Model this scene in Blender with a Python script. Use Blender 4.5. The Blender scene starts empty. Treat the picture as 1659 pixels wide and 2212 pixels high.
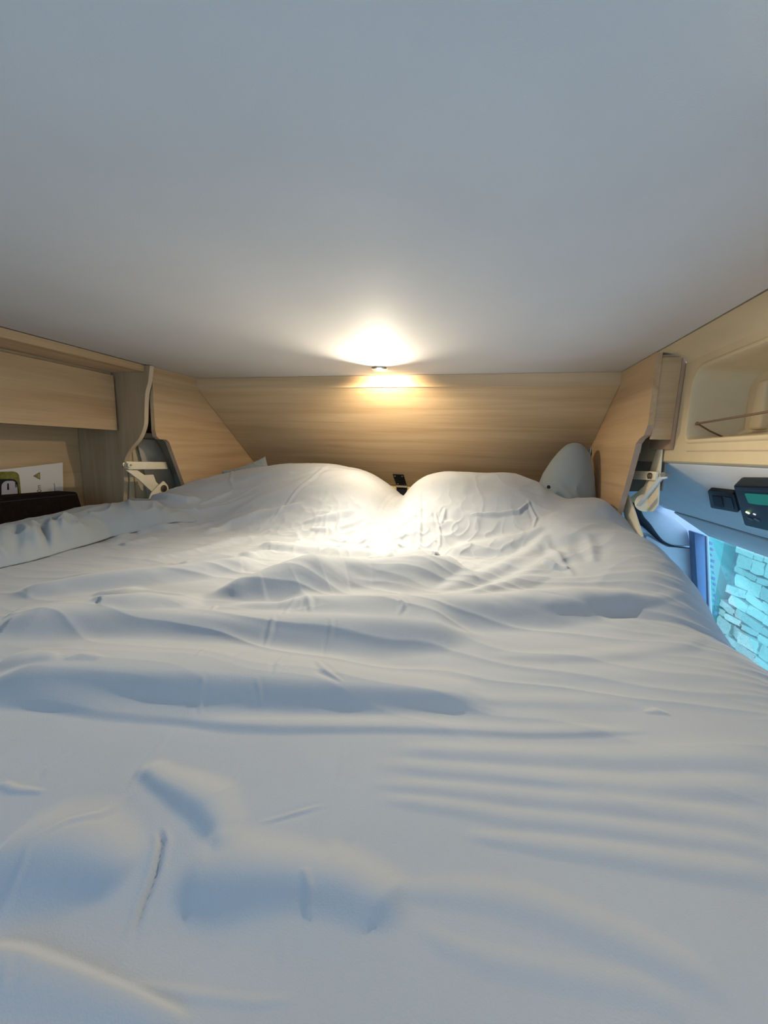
import bpy, bmesh, math, random
import numpy as np
from mathutils import Vector, Matrix
random.seed(4)
sc = bpy.context.scene
C = sc.collection

# ------------------------------------------------------------------ camera
cam_d = bpy.data.cameras.new('camera'); cam = bpy.data.objects.new('camera', cam_d); C.objects.link(cam)
cam_d.sensor_fit = 'HORIZONTAL'; cam_d.sensor_width = 36.0; cam_d.lens = 36.0 * 831 / 1659
cam_d.clip_start = 0.01
cam.matrix_world = Matrix.Translation((0, 0, 1.75)) @ Matrix([[0.971741, -0.06547, 0.22679], [0.234187, 0.146873, -0.961033], [0.02961, 0.986986, 0.158054]]).to_4x4()
sc.camera = cam

# ------------------------------------------------------------------ world, light, exposure
sc.view_settings.view_transform = 'Standard'; sc.view_settings.look = 'None'
sc.view_settings.gamma = 1.0; sc.view_settings.use_curve_mapping = False
sc.view_settings.exposure = 0.08
w = bpy.data.worlds.new('daylight'); sc.world = w; w.use_nodes = True
w.node_tree.nodes['Background'].inputs['Color'].default_value = (0.46, 0.66, 1.0, 1)
w.node_tree.nodes['Background'].inputs['Strength'].default_value = 3.2

def lamp(name, kind, loc, energy, col, target=None, **kw):
    d = bpy.data.lights.new(name, kind); d.energy = energy; d.color = col
    for k, v in kw.items(): setattr(d, k, v)
    o = bpy.data.objects.new(name, d); C.objects.link(o); o.location = loc
    if target is not None:
        o.rotation_euler = (Vector(target) - Vector(loc)).to_track_quat('-Z', 'Y').to_euler()
    return o
LED = (-0.336, 1.297, 2.0105)
WARM = (1.0, 0.87, 0.65)
lamp('downlight_flood', 'SPOT', LED, 52.0, WARM, target=(-0.15, 0.42, 1.34), spot_size=math.radians(134), spot_blend=1.0, shadow_soft_size=0.006)
lamp('downlight_spill', 'SPOT', LED, 12.0, (1.0, 0.80, 0.52), target=(-0.33, 1.86, 1.62), spot_size=math.radians(130), spot_blend=0.9, shadow_soft_size=0.006)
lamp('downlight_wash', 'SPOT', LED, 8.0, (1.0, 0.82, 0.56), target=(LED[0], LED[1], 0), spot_size=math.radians(174), spot_blend=0.25, shadow_soft_size=0.006)
# added fill lights behind the camera: cool from the near side, warm from overhead
lamp('near_side_fill', 'AREA', (0.05, -0.50, 1.80), 0.5, (0.50, 0.56, 1.0), target=(-0.05, 1.0, 1.62), shape='RECTANGLE', size=1.5, size_y=0.42)
LED2 = (0.212, 0.30, 2.004)
lamp('foot_downlight_beam', 'SPOT', LED2, 3.0, (1.0, 0.84, 0.64), target=(LED2[0], LED2[1], 0), spot_size=math.radians(172), spot_blend=0.35, shadow_soft_size=0.03)
lamp('overhead_fill', 'AREA', (-0.75, -0.25, 2.0), 1.0, (1.0, 0.86, 0.68), target=(-0.7, 0.1, 1.2), size=0.3)  # added warm fill, no lamp stands here

# ------------------------------------------------------------------ helpers
def link(name, me, parent=None):
    o = bpy.data.objects.new(name, me); C.objects.link(o)
    if parent is not None: o.parent = parent
    return o
def tag(o, label=None, cat=None, group=None, kind=None):
    if label: o['label'] = label
    if cat: o['category'] = cat
    if group: o['group'] = group
    if kind: o['kind'] = kind
    return o
def thing(name, label, cat, loc=(0, 0, 0), group=None):
    o = bpy.data.objects.new(name, None); C.objects.link(o); o.location = loc; o.empty_display_size = 0.05
    return tag(o, label, cat, group)
def place(o, parent):
    """parent o (built in world coordinates) under parent, keeping it where it stands"""
    o.parent = parent
    pw = Matrix.Translation(parent.location) if parent.type == 'EMPTY' else Matrix.Identity(4)
    o.matrix_parent_inverse = pw.inverted()
    return o
def fin(name, bm, mat, parent=None, smooth=False, bevel=0.0, seg=2, uvs=None):
    bmesh.ops.recalc_face_normals(bm, faces=bm.faces)
    if bevel > 0:
        es = [e for e in bm.edges if e.is_manifold and e.calc_face_angle(0) > 0.6]
        bmesh.ops.bevel(bm, geom=es, offset=bevel, segments=seg, profile=0.5, affect='EDGES', clamp_overlap=True)
    me = bpy.data.meshes.new(name); bm.to_mesh(me); bm.free()
    if mat: me.materials.append(mat)
    if smooth or bevel > 0:
        for p in me.polygons: p.use_smooth = True
        if not smooth or True:
            try: me.set_sharp_from_angle(angle=math.radians(38))
            except Exception: pass
    o = link(name, me)
    if parent is not None: place(o, parent)
    return o
def add_box(bm, lo, hi, M=None):
    r = bmesh.ops.create_cube(bm, size=1.0)['verts']
    c = [(a + b) / 2 for a, b in zip(lo, hi)]; s = [abs(b - a) for a, b in zip(lo, hi)]
    for v in r:
        v.co = Vector((v.co.x * s[0] + c[0], v.co.y * s[1] + c[1], v.co.z * s[2] + c[2]))
        if M is not None: v.co = M @ v.co
    return r
def box(name, lo, hi, mat, parent=None, bevel=0.0, M=None):
    bm = bmesh.new(); add_box(bm, lo, hi, M); return fin(name, bm, mat, parent, bevel=bevel)
def add_prism(bm, pts, axis, a, b):
    """polygon pts in the plane across axis, from a to b"""
    def mk(p, t):
        return {0: (t, p[0], p[1]), 1: (p[0], t, p[1]), 2: (p[0], p[1], t)}[axis]
    A = [bm.verts.new(mk(p, a)) for p in pts]; B = [bm.verts.new(mk(p, b)) for p in pts]
    n = len(pts); bm.faces.new(A); bm.faces.new(B[::-1])
    for i in range(n): bm.faces.new((A[i], B[i], B[(i + 1) % n], A[(i + 1) % n]))
def prism(name, pts, axis, a, b, mat, parent=None, bevel=0.0):
    bm = bmesh.new(); add_prism(bm, pts, axis, a, b); return fin(name, bm, mat, parent, bevel=bevel)
def round_poly(pts, rad, seg=5):
    out = []; n = len(pts)
    for i in range(n):
        p = Vector(pts[i]); a = Vector(pts[i - 1]); b = Vector(pts[(i + 1) % n])
        r = rad[i] if isinstance(rad, (list, tuple)) else rad
        if r <= 0: out.append(tuple(p)); continue
        r1 = min(r, (a - p).length * 0.45, (b - p).length * 0.45)
        s = p + (a - p).normalized() * r1; e = p + (b - p).normalized() * r1
        for k in range(seg + 1):
            t = k / seg; q = s * (1 - t) ** 2 + p * 2 * t * (1 - t) + e * t * t
            out.append(tuple(q))
    return out
def add_tube(bm, pts, r, n=10, cap=True):
    pts = [Vector(p) for p in pts]; rings = []
    up = Vector((0, 0, 1))
    for i, p in enumerate(pts):
        t = (pts[min(i + 1, len(pts) - 1)] - pts[max(i - 1, 0)]).normalized()
        a = t.cross(up)
        if a.length < 0.05: a = t.cross(Vector((1, 0, 0)))
        a.normalize(); b = t.cross(a)
        rr = r[i] if isinstance(r, (list, tuple)) else r
        rings.append([bm.verts.new(p + (a * math.cos(2 * math.pi * k / n) + b * math.sin(2 * math.pi * k / n)) * rr) for k in range(n)])
    for A, B in zip(rings, rings[1:]):
        for k in range(n): bm.faces.new((A[k], A[(k + 1) % n], B[(k + 1) % n], B[k]))
    if cap: bm.faces.new(rings[0][::-1]); bm.faces.new(rings[-1])
def tube(name, pts, r, mat, parent=None, n=10):
    bm = bmesh.new(); add_tube(bm, pts, r, n); return fin(name, bm, mat, parent, smooth=True)
def smooth_path(pts, k=6):
    P = [Vector(p) for p in pts]; P = [2 * P[0] - P[1]] + P + [2 * P[-1] - P[-2]]; out = []
    for i in range(1, len(P) - 2):
        for j in range(k):
            t = j / k; a, b, c, d = P[i - 1], P[i], P[i + 1], P[i + 2]
            out.append(0.5 * ((2 * b) + (-a + c) * t + (2 * a - 5 * b + 4 * c - d) * t * t + (-a + 3 * b - 3 * c + d) * t ** 3))
    out.append(P[-2]); return out
def add_cyl(bm, p0, p1, r0, r1=None, n=24):
    add_tube(bm, [p0, p1], [r0, r0 if r1 is None else r1], n)
def cyl(name, p0, p1, r, mat, parent=None, n=24, bevel=0.0):
    bm = bmesh.new(); add_cyl(bm, p0, p1, r, n=n); return fin(name, bm, mat, parent, bevel=bevel, smooth=True)

# ------------------------------------------------------------------ materials
def new_mat(name):
    m = bpy.data.materials.new(name); m.use_nodes = True
    nt = m.node_tree; return m, nt, nt.nodes['Principled BSDF']
def plain(name, col, rough=0.5, metal=0.0, noise=0.04, nscale=40, bump=0.0, bscale=300, spec=0.5):
    m, nt, b = new_mat(name)
    tc = nt.nodes.new('ShaderNodeTexCoord'); n = nt.nodes.new('ShaderNodeTexNoise'); n.inputs['Scale'].default_value = nscale
    nt.links.new(tc.outputs['Object'], n.inputs['Vector'])
    r = nt.nodes.new('ShaderNodeValToRGB')
    for e, k in zip(r.color_ramp.elements, (1 - noise, 1 + noise)): e.color = tuple(min(1, c * k) for c in col) + (1,)
    r.color_ramp.elements[0].position = 0.3; r.color_ramp.elements[1].position = 0.7
    nt.links.new(n.outputs['Fac'], r.inputs['Fac']); nt.links.new(r.outputs['Color'], b.inputs['Base Color'])
    b.inputs['Roughness'].default_value = rough; b.inputs['Metallic'].default_value = metal
    b.inputs['Specular IOR Level'].default_value = spec
    if bump:
        n2 = nt.nodes.new('ShaderNodeTexNoise'); n2.inputs['Scale'].default_value = bscale
        nt.links.new(tc.outputs['Object'], n2.inputs['Vector'])
        bp = nt.nodes.new('ShaderNodeBump'); bp.inputs['Strength'].default_value = bump; bp.inputs['Distance'].default_value = 0.001
        nt.links.new(n2.outputs['Fac'], bp.inputs['Height']); nt.links.new(bp.outputs['Normal'], b.inputs['Normal'])
    return m
def emit(name, col, s):
    m, nt, b = new_mat(name)
    b.inputs['Base Color'].default_value = (*[c * .5 for c in col], 1); b.inputs['Emission Color'].default_value = (*col, 1); b.inputs['Emission Strength'].default_value = s
    return m
def wood(name, axis, light=(0.62, 0.44, 0.255), dark=(0.46, 0.30, 0.16)):
    """pale oak veneer, grain running along world axis 0, 1 or 2 (laid on the board's own plane)"""
    m, nt, b = new_mat(name); N = nt.nodes; L = nt.links
    tc = N.new('ShaderNodeTexCoord')
    def layer(sa, sc_, off, detail=3, dist=0.0, seed=0.0):
        mp = N.new('ShaderNodeMapping'); s = [sc_] * 3; s[axis] = sa; mp.inputs['Scale'].default_value = s; mp.inputs['Location'].default_value = (off, off * .7, off * 1.3)
        L.new(tc.outputs['Object'], mp.inputs['Vector'])
        n = N.new('ShaderNodeTexNoise'); n.inputs['Scale'].default_value = 1.0; n.inputs['Detail'].default_value = detail; n.inputs['Distortion'].default_value = dist
        L.new(mp.outputs['Vector'], n.inputs['Vector']); return n
    a = layer(1.3, 26, 3.1, 4, 0.6); f = layer(5.0, 230, 9.7, 3); g = layer(0.9, 9, 5.5, 2, 1.2)
    m1 = N.new('ShaderNodeMath'); m1.operation = 'MULTIPLY_ADD'; m1.inputs[1].default_value = 0.5
    L.new(a.outputs['Fac'], m1.inputs[0])
    m2 = N.new('ShaderNodeMath'); m2.operation = 'MULTIPLY'; m2.inputs[1].default_value = 0.2; L.new(f.outputs['Fac'], m2.inputs[0])
    m3 = N.new('ShaderNodeMath'); m3.operation = 'MULTIPLY_ADD'; m3.inputs[1].default_value = 0.3; L.new(g.outputs['Fac'], m3.inputs[0]); L.new(m2.outputs[0], m3.inputs[2])
    L.new(m3.outputs[0], m1.inputs[2])
    r = N.new('ShaderNodeValToRGB'); r.color_ramp.elements[0].position = 0.36; r.color_ramp.elements[1].position = 0.60
    r.color_ramp.elements[0].color = (*dark, 1); r.color_ramp.elements[1].color = (*light, 1)
    L.new(m1.outputs[0], r.inputs['Fac']); L.new(r.outputs['Color'], b.inputs['Base Color'])
    b.inputs['Roughness'].default_value = 0.42
    bp = N.new('ShaderNodeBump'); bp.inputs['Strength'].default_value = 0.12; bp.inputs['Distance'].default_value = 0.001
    L.new(f.outputs['Fac'], bp.inputs['Height']); L.new(bp.outputs['Normal'], b.inputs['Normal'])
    return m
def fabric(name, col, sheen=0.25, weave=0.25):
    m, nt, b = new_mat(name); N = nt.nodes; L = nt.links
    tc = N.new('ShaderNodeTexCoord')
    n = N.new('ShaderNodeTexNoise'); n.inputs['Scale'].default_value = 7; n.inputs['Detail'].default_value = 4
    L.new(tc.outputs['Object'], n.inputs['Vector'])
    r = N.new('ShaderNodeValToRGB'); r.color_ramp.elements[0].position = .3; r.color_ramp.elements[1].position = .7
    r.color_ramp.elements[0].color = (*[c * .965 for c in col], 1); r.color_ramp.elements[1].color = (*[min(1, c * 1.035) for c in col], 1)
    L.new(n.outputs['Fac'], r.inputs['Fac']); L.new(r.outputs['Color'], b.inputs['Base Color'])
    b.inputs['Roughness'].default_value = 0.85; b.inputs['Specular IOR Level'].default_value = 0.15
    b.inputs['Sheen Weight'].default_value = sheen; b.inputs['Sheen Roughness'].default_value = 0.5
    n2 = N.new('ShaderNodeTexNoise'); n2.inputs['Scale'].default_value = 900; n2.inputs['Detail'].default_value = 1
    L.new(tc.outputs['Object'], n2.inputs['Vector'])
    n3 = N.new('ShaderNodeTexNoise'); n3.inputs['Scale'].default_value = 60; n3.inputs['Detail'].default_value = 3
    L.new(tc.outputs['Object'], n3.inputs['Vector'])
    ad = N.new('ShaderNodeMath'); ad.operation = 'MULTIPLY_ADD'; ad.inputs[1].default_value = 1.5
    L.new(n3.outputs['Fac'], ad.inputs[0]); L.new(n2.outputs['Fac'], ad.inputs[2])
    bp = N.new('ShaderNodeBump'); bp.inputs['Strength'].default_value = weave; bp.inputs['Distance'].default_value = 0.0008
    L.new(ad.outputs[0], bp.inputs['Height']); L.new(bp.outputs['Normal'], b.inputs['Normal'])
    return m
M = {}
M['ceiling'] = plain('ceiling_vinyl', (0.66, 0.645, 0.64), 0.8, noise=0.02, nscale=6, bump=0.15, bscale=700, spec=0.15)
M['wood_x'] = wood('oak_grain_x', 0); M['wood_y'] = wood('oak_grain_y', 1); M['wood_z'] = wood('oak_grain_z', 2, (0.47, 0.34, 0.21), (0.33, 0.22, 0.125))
M['edge'] = plain('oak_edge_band', (0.60, 0.47, 0.32), 0.45, noise=0.06, nscale=25)
M['edge_brown'] = plain('brown_edge_band', (0.42, 0.28, 0.19), 0.5, noise=0.06)
M['duvet'] = fabric('blue_grey_cotton', (0.335, 0.362, 0.405))
M['pillow'] = fabric('grey_pillowcase', (0.25, 0.28, 0.29))
M['blanket'] = fabric('grey_blue_sheet', (0.295, 0.33, 0.365))
M['mattress'] = fabric('white_ticking', (0.7, 0.7, 0.68))
M['cream'] = plain('cream_moulding', (0.66, 0.54, 0.35), 0.75, noise=0.03, nscale=14, bump=0.35, bscale=420, spec=0.2)
M['grey_lining'] = plain('pale_grey_headliner', (0.80, 0.82, 0.84), 0.8, noise=0.02, nscale=12, bump=0.3, bscale=500, spec=0.2)
M['grey_trim'] = plain('pale_blue_grey_trim', (0.55, 0.62, 0.68), 0.6, noise=0.02)
M['pillar'] = plain('blue_grey_pillar_trim', (0.16, 0.24, 0.42), 0.55, noise=0.05)
M['black'] = plain('black_plastic', (0.010, 0.012, 0.018), 0.5, noise=0.1, spec=0.2)
M['dark'] = plain('dark_rubber', (0.022, 0.024, 0.034), 0.7, noise=0.1, spec=0.2)
M['slate'] = plain('slate_plastic', (0.010, 0.016, 0.026), 0.5, noise=0.05, spec=0.2)
M['leather'] = plain('black_brown_cloth', (0.014, 0.009, 0.008), 0.95, noise=0.25, nscale=120, bump=0.5, bscale=600, spec=0.1)
M['ivory'] = plain('ivory_painted_metal', (0.88, 0.78, 0.58), 0.4, noise=0.03)
M['greyplate'] = plain('grey_metal_plate', (0.25, 0.22, 0.19), 0.5, metal=0.0, noise=0.05)
M['plate_tan'] = plain('grey_tan_plate', (0.50, 0.44, 0.35), 0.6)
M['steel'] = plain('bright_steel', (0.6, 0.58, 0.54), 0.25, metal=1.0)
M['brass'] = plain('aged_bolt', (0.20, 0.15, 0.10), 0.35, metal=0.8)
M['paper'] = plain('white_paper', (0.80, 0.76, 0.70), 0.7, noise=0.01)
M['ink'] = plain('grey_ink', (0.16, 0.13, 0.12), 0.8)
M['yellow'] = plain('yellow_ink', (0.55, 0.42, 0.05), 0.7)
M['olive'] = plain('olive_print', (0.20, 0.19, 0.03), 0.7, noise=0.3, nscale=90)
M['lilac'] = plain('lilac_print', (0.55, 0.50, 0.55), 0.7)
M['lcd'] = emit('lcd_green', (0.0, 0.16, 0.11), 0.55)
M['led_yellow'] = emit('led_yellow_green', (0.75, 1.0, 0.35), 3.0)
M['led_white'] = emit('led_white', (0.9, 0.95, 1.0), 0.7)
M['button'] = plain('grey_button', (0.16, 0.16, 0.20), 0.5)
M['strip'] = plain('pale_yellow_lining', (0.70, 0.55, 0.25), 0.6)
M['lens'] = emit('downlight_lens', (1.0, 0.80, 0.42), 26.0)
M['cord'] = plain('brown_elastic', (0.18, 0.11, 0.07), 0.7)
M['white_paint'] = plain('white_car_paint', (0.8, 0.8, 0.8), 0.25)
M['floor'] = plain('brown_floor', (0.2, 0.15, 0.1), 0.6)
M['pier'] = plain('smooth_render', (0.05, 0.23, 0.20), 0.9, noise=0.05)
M['ground'] = plain('gravel', (0.5, 0.5, 0.5), 0.9, noise=0.3, nscale=30)
M['mortar'] = plain('mortar', (0.07, 0.09, 0.09), 0.95, noise=0.2, nscale=20)
def stone_mat(i):
    k = 0.8 + 0.14 * i
    return plain('pale_stone', (0.28 * k, 0.32 * k, 0.25 * k), 0.9, noise=0.22, nscale=14, bump=0.9, bscale=60)
STONES = [stone_mat(i) for i in range(4)] + [plain('pale_pink_stone', (0.60, 0.48, 0.42), 0.9, noise=0.1, nscale=10)]
def glass_mat():
    m, nt, b = new_mat('windscreen_glass'); N = nt.nodes; L = nt.links
    t = N.new('ShaderNodeBsdfTransparent'); t.inputs['Color'].default_value = (0.80, 0.97, 0.96, 1)
    g = N.new('ShaderNodeBsdfGlossy'); g.inputs['Roughness'].default_value = 0.02
    mx = N.new('ShaderNodeMixShader'); mx.inputs[0].default_value = 0.05
    L.new(t.outputs[0], mx.inputs[1]); L.new(g.outputs[0], mx.inputs[2]); L.new(mx.outputs[0], N['Material Output'].inputs['Surface'])
    return m
M['glass'] = glass_mat()

def struct(o): o['kind'] = 'structure'; return o
# ------------------------------------------------------------------ the shell
ZC = 2.02
struct(box('ceiling', (-1.15, -0.62, ZC), (0.43, 1.432, ZC + 0.03), M['ceiling'], bevel=0.003))
struct(box('roof', (-1.82, -0.64, 2.037), (0.97, 1.99, 2.06), M['ceiling']))
# far side: trim strip under the ceiling, then the leaning oak board, then the pale lining below it
struct(box('trim_1', (-1.15, 1.420, 1.978), (0.43, 1.432, ZC - 0.0006), M['wood_x']))
bm = bmesh.new()
a = (1.424, 1.978); b = (1.948, 1.577); n = Vector((0.4, 0.54)).normalized() * 0.014
add_prism(bm, [a, b, (b[0] + n.x, b[1] + n.y), (a[0] + n.x, a[1] + n.y)], 0, -1.142, 0.428)
far = struct(fin('wall_far', bm, M['wood_x']))
wl = struct(box('wall_far_lower', (-1.82, 1.962, 0), (0.5, 1.985, 2.04), M['strip']))
wl.name = 'wall_far_side'
struct(box('floor', (-1.8, -0.64, -0.03), (1.75, 1.99, 0), M['floor']))
bm = bmesh.new()   # unseen near side wall; window opening and open cab end added for light
for lo, hi in (((-1.8, -0.64, 0), (0.95, -0.6, 1.55)), ((0.95, -0.64, 0), (1.75, -0.6, 0.45)), ((-1.8, -0.64, 2.0), (0.95, -0.6, 2.036)), ((-1.8, -0.64, 1.55), (-0.8, -0.6, 2.0)), ((0.9, -0.64, 1.55), (0.95, -0.6, 2.0))):
    add_box(bm, lo, hi)
struct(fin('wall_near', bm, M['grey_lining']))
struct(box('added_window', (-0.8, -0.625, 1.55), (0.9, -0.615, 2.0), M['glass']))  # unseen window, added as the opening for the cool fill
struct(box('wall_left', (-1.80, -0.6, 0), (-1.475, 1.96, ZC + 0.01), M['wood_y']))

# ------------------------------------------------------------------ left: overhead cabinet, post and shelf back
cab = thing('overhead_cabinet', 'long oak-veneer cabinet hanging under the ceiling at the left wall', 'cabinet', (-1.30, 0.5, 1.79))
box('top_rail', (-1.174, -0.6, 1.996), (-1.1505, 1.168, 2.0195), M['wood_y'], cab, bevel=0.001)
box('body', (-1.460, -0.595, 1.797), (-1.296, 1.168, 2.016), M['wood_y'], cab)
box('door', (-1.294, -0.595, 1.793), (-1.276, 1.160, 1.985), M['wood_y'], cab, bevel=0.0015)
box('soffit', (-1.294, -0.595, 1.996), (-1.174, 1.166, 2.018), M['wood_y'], cab)
post = thing('end_post', 'tall oak board with an S-curved front edge between cabinet and bed panel', 'panel', (-1.3, 1.178, 1.2))
S = smooth_path([(x, z, 0) for x, z in [(-1.128, 2.017), (-1.139, 1.967), (-1.155, 1.923), (-1.163, 1.868), (-1.17, 1.815), (-1.194, 1.77), (-1.232, 1.733), (-1.262, 1.696), (-1.274, 1.65), (-1.278, 1.589), (-1.288, 1.528)]], 4)
spts = [(p.x, p.y) for p in S]
spts[0] = (spts[0][0], 2.018)
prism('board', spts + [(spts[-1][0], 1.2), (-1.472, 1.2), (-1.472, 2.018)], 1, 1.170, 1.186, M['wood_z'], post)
bm = bmesh.new()
for (x0, z0), (x1, z1) in zip(spts, spts[1:]):
    d = Vector((z0 - z1, x1 - x0)); d = Vector((abs(d.x), 0)) if False else d
    A = [bm.verts.new(q) for q in ((x0, 1.1695, z0), (x1, 1.1695, z1), (x1, 1.1865, z1), (x0, 1.1865, z0))]
    nrm = Vector((z0 - z1, 0, x1 - x0)).normalized() * 0.0012
    B = [bm.verts.new(v.co + nrm) for v in A]
    for i in range(4): bm.faces.new((A[i], A[(i + 1) % 4], B[(i + 1) % 4], B[i]))
    bm.faces.new(A[::-1]); bm.faces.new(B)
bmesh.ops.remove_doubles(bm, verts=bm.verts, dist=1e-5)
eb = fin('edge_band', bm, M['edge'], post); eb['label'] = 'paler curved edge band'

# leaflet leaning on the shelf's back
lf = thing('leaflet', 'white printed leaflet with warning triangle leaning behind the black bolster', 'leaflet', (-1.46, 0.8, 1.5))
LX = -1.462
def quad_on_x(name, yz, x, mat, parent, t=0.0006):
    return prism(name, yz, 0, x, x + t, mat, parent)
quad_on_x('sheet', [(0.8325, 1.647), (1.095, 1.672), (1.085, 1.545), (0.8234, 1.564)], LX, M['paper'], lf)
quad_on_x('picture_border', round_poly([(0.8328, 1.649), (0.9529, 1.647), (0.9513, 1.529), (0.8214, 1.546)], 0.02), LX + 0.0008, M['olive'], lf)
quad_on_x('picture_outline', round_poly([(0.8304, 1.627), (0.9451, 1.623), (0.9459, 1.529), (0.8214, 1.546)], 0.02), LX + 0.0016, M['black'], lf)
quad_on_x('picture', round_poly([(0.9003, 1.608), (0.9112, 1.618), (0.9367, 1.617), (0.9426, 1.599), (0.9388, 1.538), (0.8934, 1.544)], 0.01), LX + 0.0024, M['lilac'], lf)
bm = bmesh.new()
for q in ([(0.9154, 1.61), (0.9192, 1.61), (0.9183, 1.589), (0.9132, 1.589)], [(0.9374, 1.611), (0.94, 1.611), (0.9395, 1.595), (0.9369, 1.595)]): add_prism(bm, q, 0, LX + 0.0031, LX + 0.0038)
fin('picture_marks', bm, M['black'], lf)
tri = [(0.9936, 1.629), (1.016, 1.641), (1.014, 1.615)]
bm = bmesh.new(); add_prism(bm, tri, 0, LX + 0.0007, LX + 0.0014); fin('warning_triangle', bm, M['ink'], lf)
tc = Vector((sum(p[0] for p in tri) / 3, sum(p[1] for p in tri) / 3))
bm = bmesh.new(); add_prism(bm, [tuple(tc + (Vector(p) - tc) * 0.66) for p in tri], 0, LX + 0.0015, LX + 0.0020); fin('triangle_fill', bm, M['yellow'], lf)
bm = bmesh.new(); add_prism(bm, [(1.001, 1.63), (1.009, 1.63), (1.009, 1.627), (1, 1.627)], 0, LX + 0.0021, LX + 0.0025); fin('exclamation_mark', bm, M['ink'], lf)
def text(name, body, size, mat, parent, mw, ext=0.0003):
    cu = bpy.data.curves.new(name, 'FONT'); cu.body = body; cu.size = size; cu.extrude = ext; cu.align_x = 'LEFT'
    o = bpy.data.objects.new(name, cu); C.objects.link(o); o.matrix_world = mw
    dg = bpy.context.evaluated_depsgraph_get(); me = bpy.data.meshes.new_from_object(o.evaluated_get(dg))
    bpy.data.objects.remove(o); me.transform(mw); me.materials.clear(); me.materials.append(mat)
    o = link(name, me)
    if parent is not None: place(o, parent)
    return o
# reading upwards: text x axis = world up, text y axis = away from the viewer's left (world -Y)
def mw_up(p): return Matrix.Translation(p) @ Matrix(((0, 0, 1), (0, -1, 0), (1, 0, 0))).to_4x4()
pz = (-1.462, 1.014, 1.572)
text('lettering', '0m', 0.020, M['ink'], lf, mw_up((LX + 0.0011, pz[1], pz[2])))
pz = (-1.462, 1.06, 1.569)
text('small_lettering', 'Information', 0.0066, M['ink'], lf, mw_up((LX + 0.0011, pz[1], pz[2])))

# black bolster / folded seat back standing on the shelf
bol = thing('bolster', 'black padded seat bolster standing on the shelf at the far left', 'bolster', (-1.35, 0.6, 1.45))
q = [(0.6635, 1.611), (0.9899, 1.586), (1.004, 1.51)]
bm = bmesh.new()
ytop = q[1][0]; zt = q[1][1]
add_prism(bm, [(-0.3, 1.36), (q[2][0] + 0.012, 1.36), (q[2][0] + 0.002, q[2][1]), (ytop, zt), (-0.3, q[0][1])], 0, -1.35, -1.27)
fin('cushion', bm, M['leather'], bol, bevel=0.008, seg=3)
tube('seam_piping', [(-1.268, -0.28, zt - 0.008), (-1.268, 0.3, zt - 0.008), (-1.268, ytop - 0.01, zt - 0.008)], 0.0016, M['dark'], bol, n=6)
struct(box('trim_2', (-1.475, -0.6, 1.34), (-1.20, 1.169, 1.358), M['wood_y']))

# ------------------------------------------------------------------ side panels of the bed bay
pl = [(1.194, 2.0195), (1.192, 1.80), (1.197, 1.776), (1.21, 1.767), (1.24, 1.767), (1.255, 1.757), (1.352, 1.52), (1.37, 1.48), (1.6, 1.42), (1.955, 1.42), (1.961, 1.58), (1.436, 1.99), (1.436, 2.0195)]
lp = thing('left_bay_panel', 'pale oak board closing the left side of the bed, wide cut-out below', 'panel', (-1.15, 1.5, 1.45)); lp.name = 'bay_panel'
prism('board', pl, 0, -1.160, -1.144, M['wood_y'], lp)
def band(name, pts, x0, x1, mat, parent, t=0.0012):
    bm = bmesh.new()
    for (y0, z0), (y1, z1) in zip(pts, pts[1:]):
        nrm = Vector((0, -(z1 - z0), y1 - y0)).normalized() * t * -1
        A = [bm.verts.new(p) for p in ((x0, y0, z0), (x1, y0, z0), (x1, y1, z1), (x0, y1, z1))]
        B = [bm.verts.new(v.co + nrm) for v in A]
        bm.faces.new(A); bm.faces.new(B[::-1])
        for i in range(4): bm.faces.new((A[i], B[i], B[(i + 1) % 4], A[(i + 1) % 4]))
    bmesh.ops.remove_doubles(bm, verts=bm.verts, dist=1e-5)
    o = fin(name, bm, mat, parent); o['label'] = 'brown edge band'; return o
band('edge_band', pl[1:8], -1.1605, -1.1435, M['edge_brown'], lp)

rp = thing('bay_panel', 'oak board tapering to a narrow foot at the right side of the bed', 'panel', (0.43, 1.4, 1.55))
pr = [(1.172, 2.0195), (1.166, 1.835)] + [tuple(v) for v in [(1.181, 1.811), (1.206, 1.804), (1.228, 1.791), (1.246, 1.735), (1.276, 1.653), (1.314, 1.559)]] + [(1.325, 1.535), (1.45, 1.535), (1.475, 1.568), (1.68, 1.797), (1.436, 1.99), (1.436, 2.0195)]
prism('board', pr, 0, 0.429, 0.443, M['wood_y'], rp)
band('edge_band', pr[1:8], 0.4285, 0.4435, M['edge_brown'], rp)
cq = [(0.4194, 2.025), (0.4708, 1.998), (0.4796, 1.987), (0.482, 1.929), (0.4837, 1.801), (0.4239, 1.803)]
cq[0] = (0.4445, 2.0195); cq[-1] = (0.4445, cq[-1][1])
box('return_face', (0.4445, 1.175, 1.80), (0.4905, 1.187, 2.008), M['wood_x'], rp, bevel=0.001)
sl = prism('seam_lip', round_poly([(0.4905, 1.775), (0.4985, 1.775), (0.4985, 2.012), (0.4445, 2.012), (0.4445, 2.0085), (0.4905, 2.0085)], 0.003), 1, 1.174, 1.30, M['edge_brown'], rp)  # brown seam lip between the column and the cream moulding
prism('gap_blocker', [(1.40, 1.45), (1.95, 1.45), (1.95, 1.57), (1.672, 1.796), (1.64, 1.80), (1.40, 1.56)], 0, 0.445, 0.455, M['edge_brown'], rp)  # added dark board: blocks daylight and stands for the shade in the gap
cyl('cover_cap', (0.4275, 1.335, 1.562), (0.432, 1.335, 1.562), 0.006, M['brass'], rp, n=14)

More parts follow.
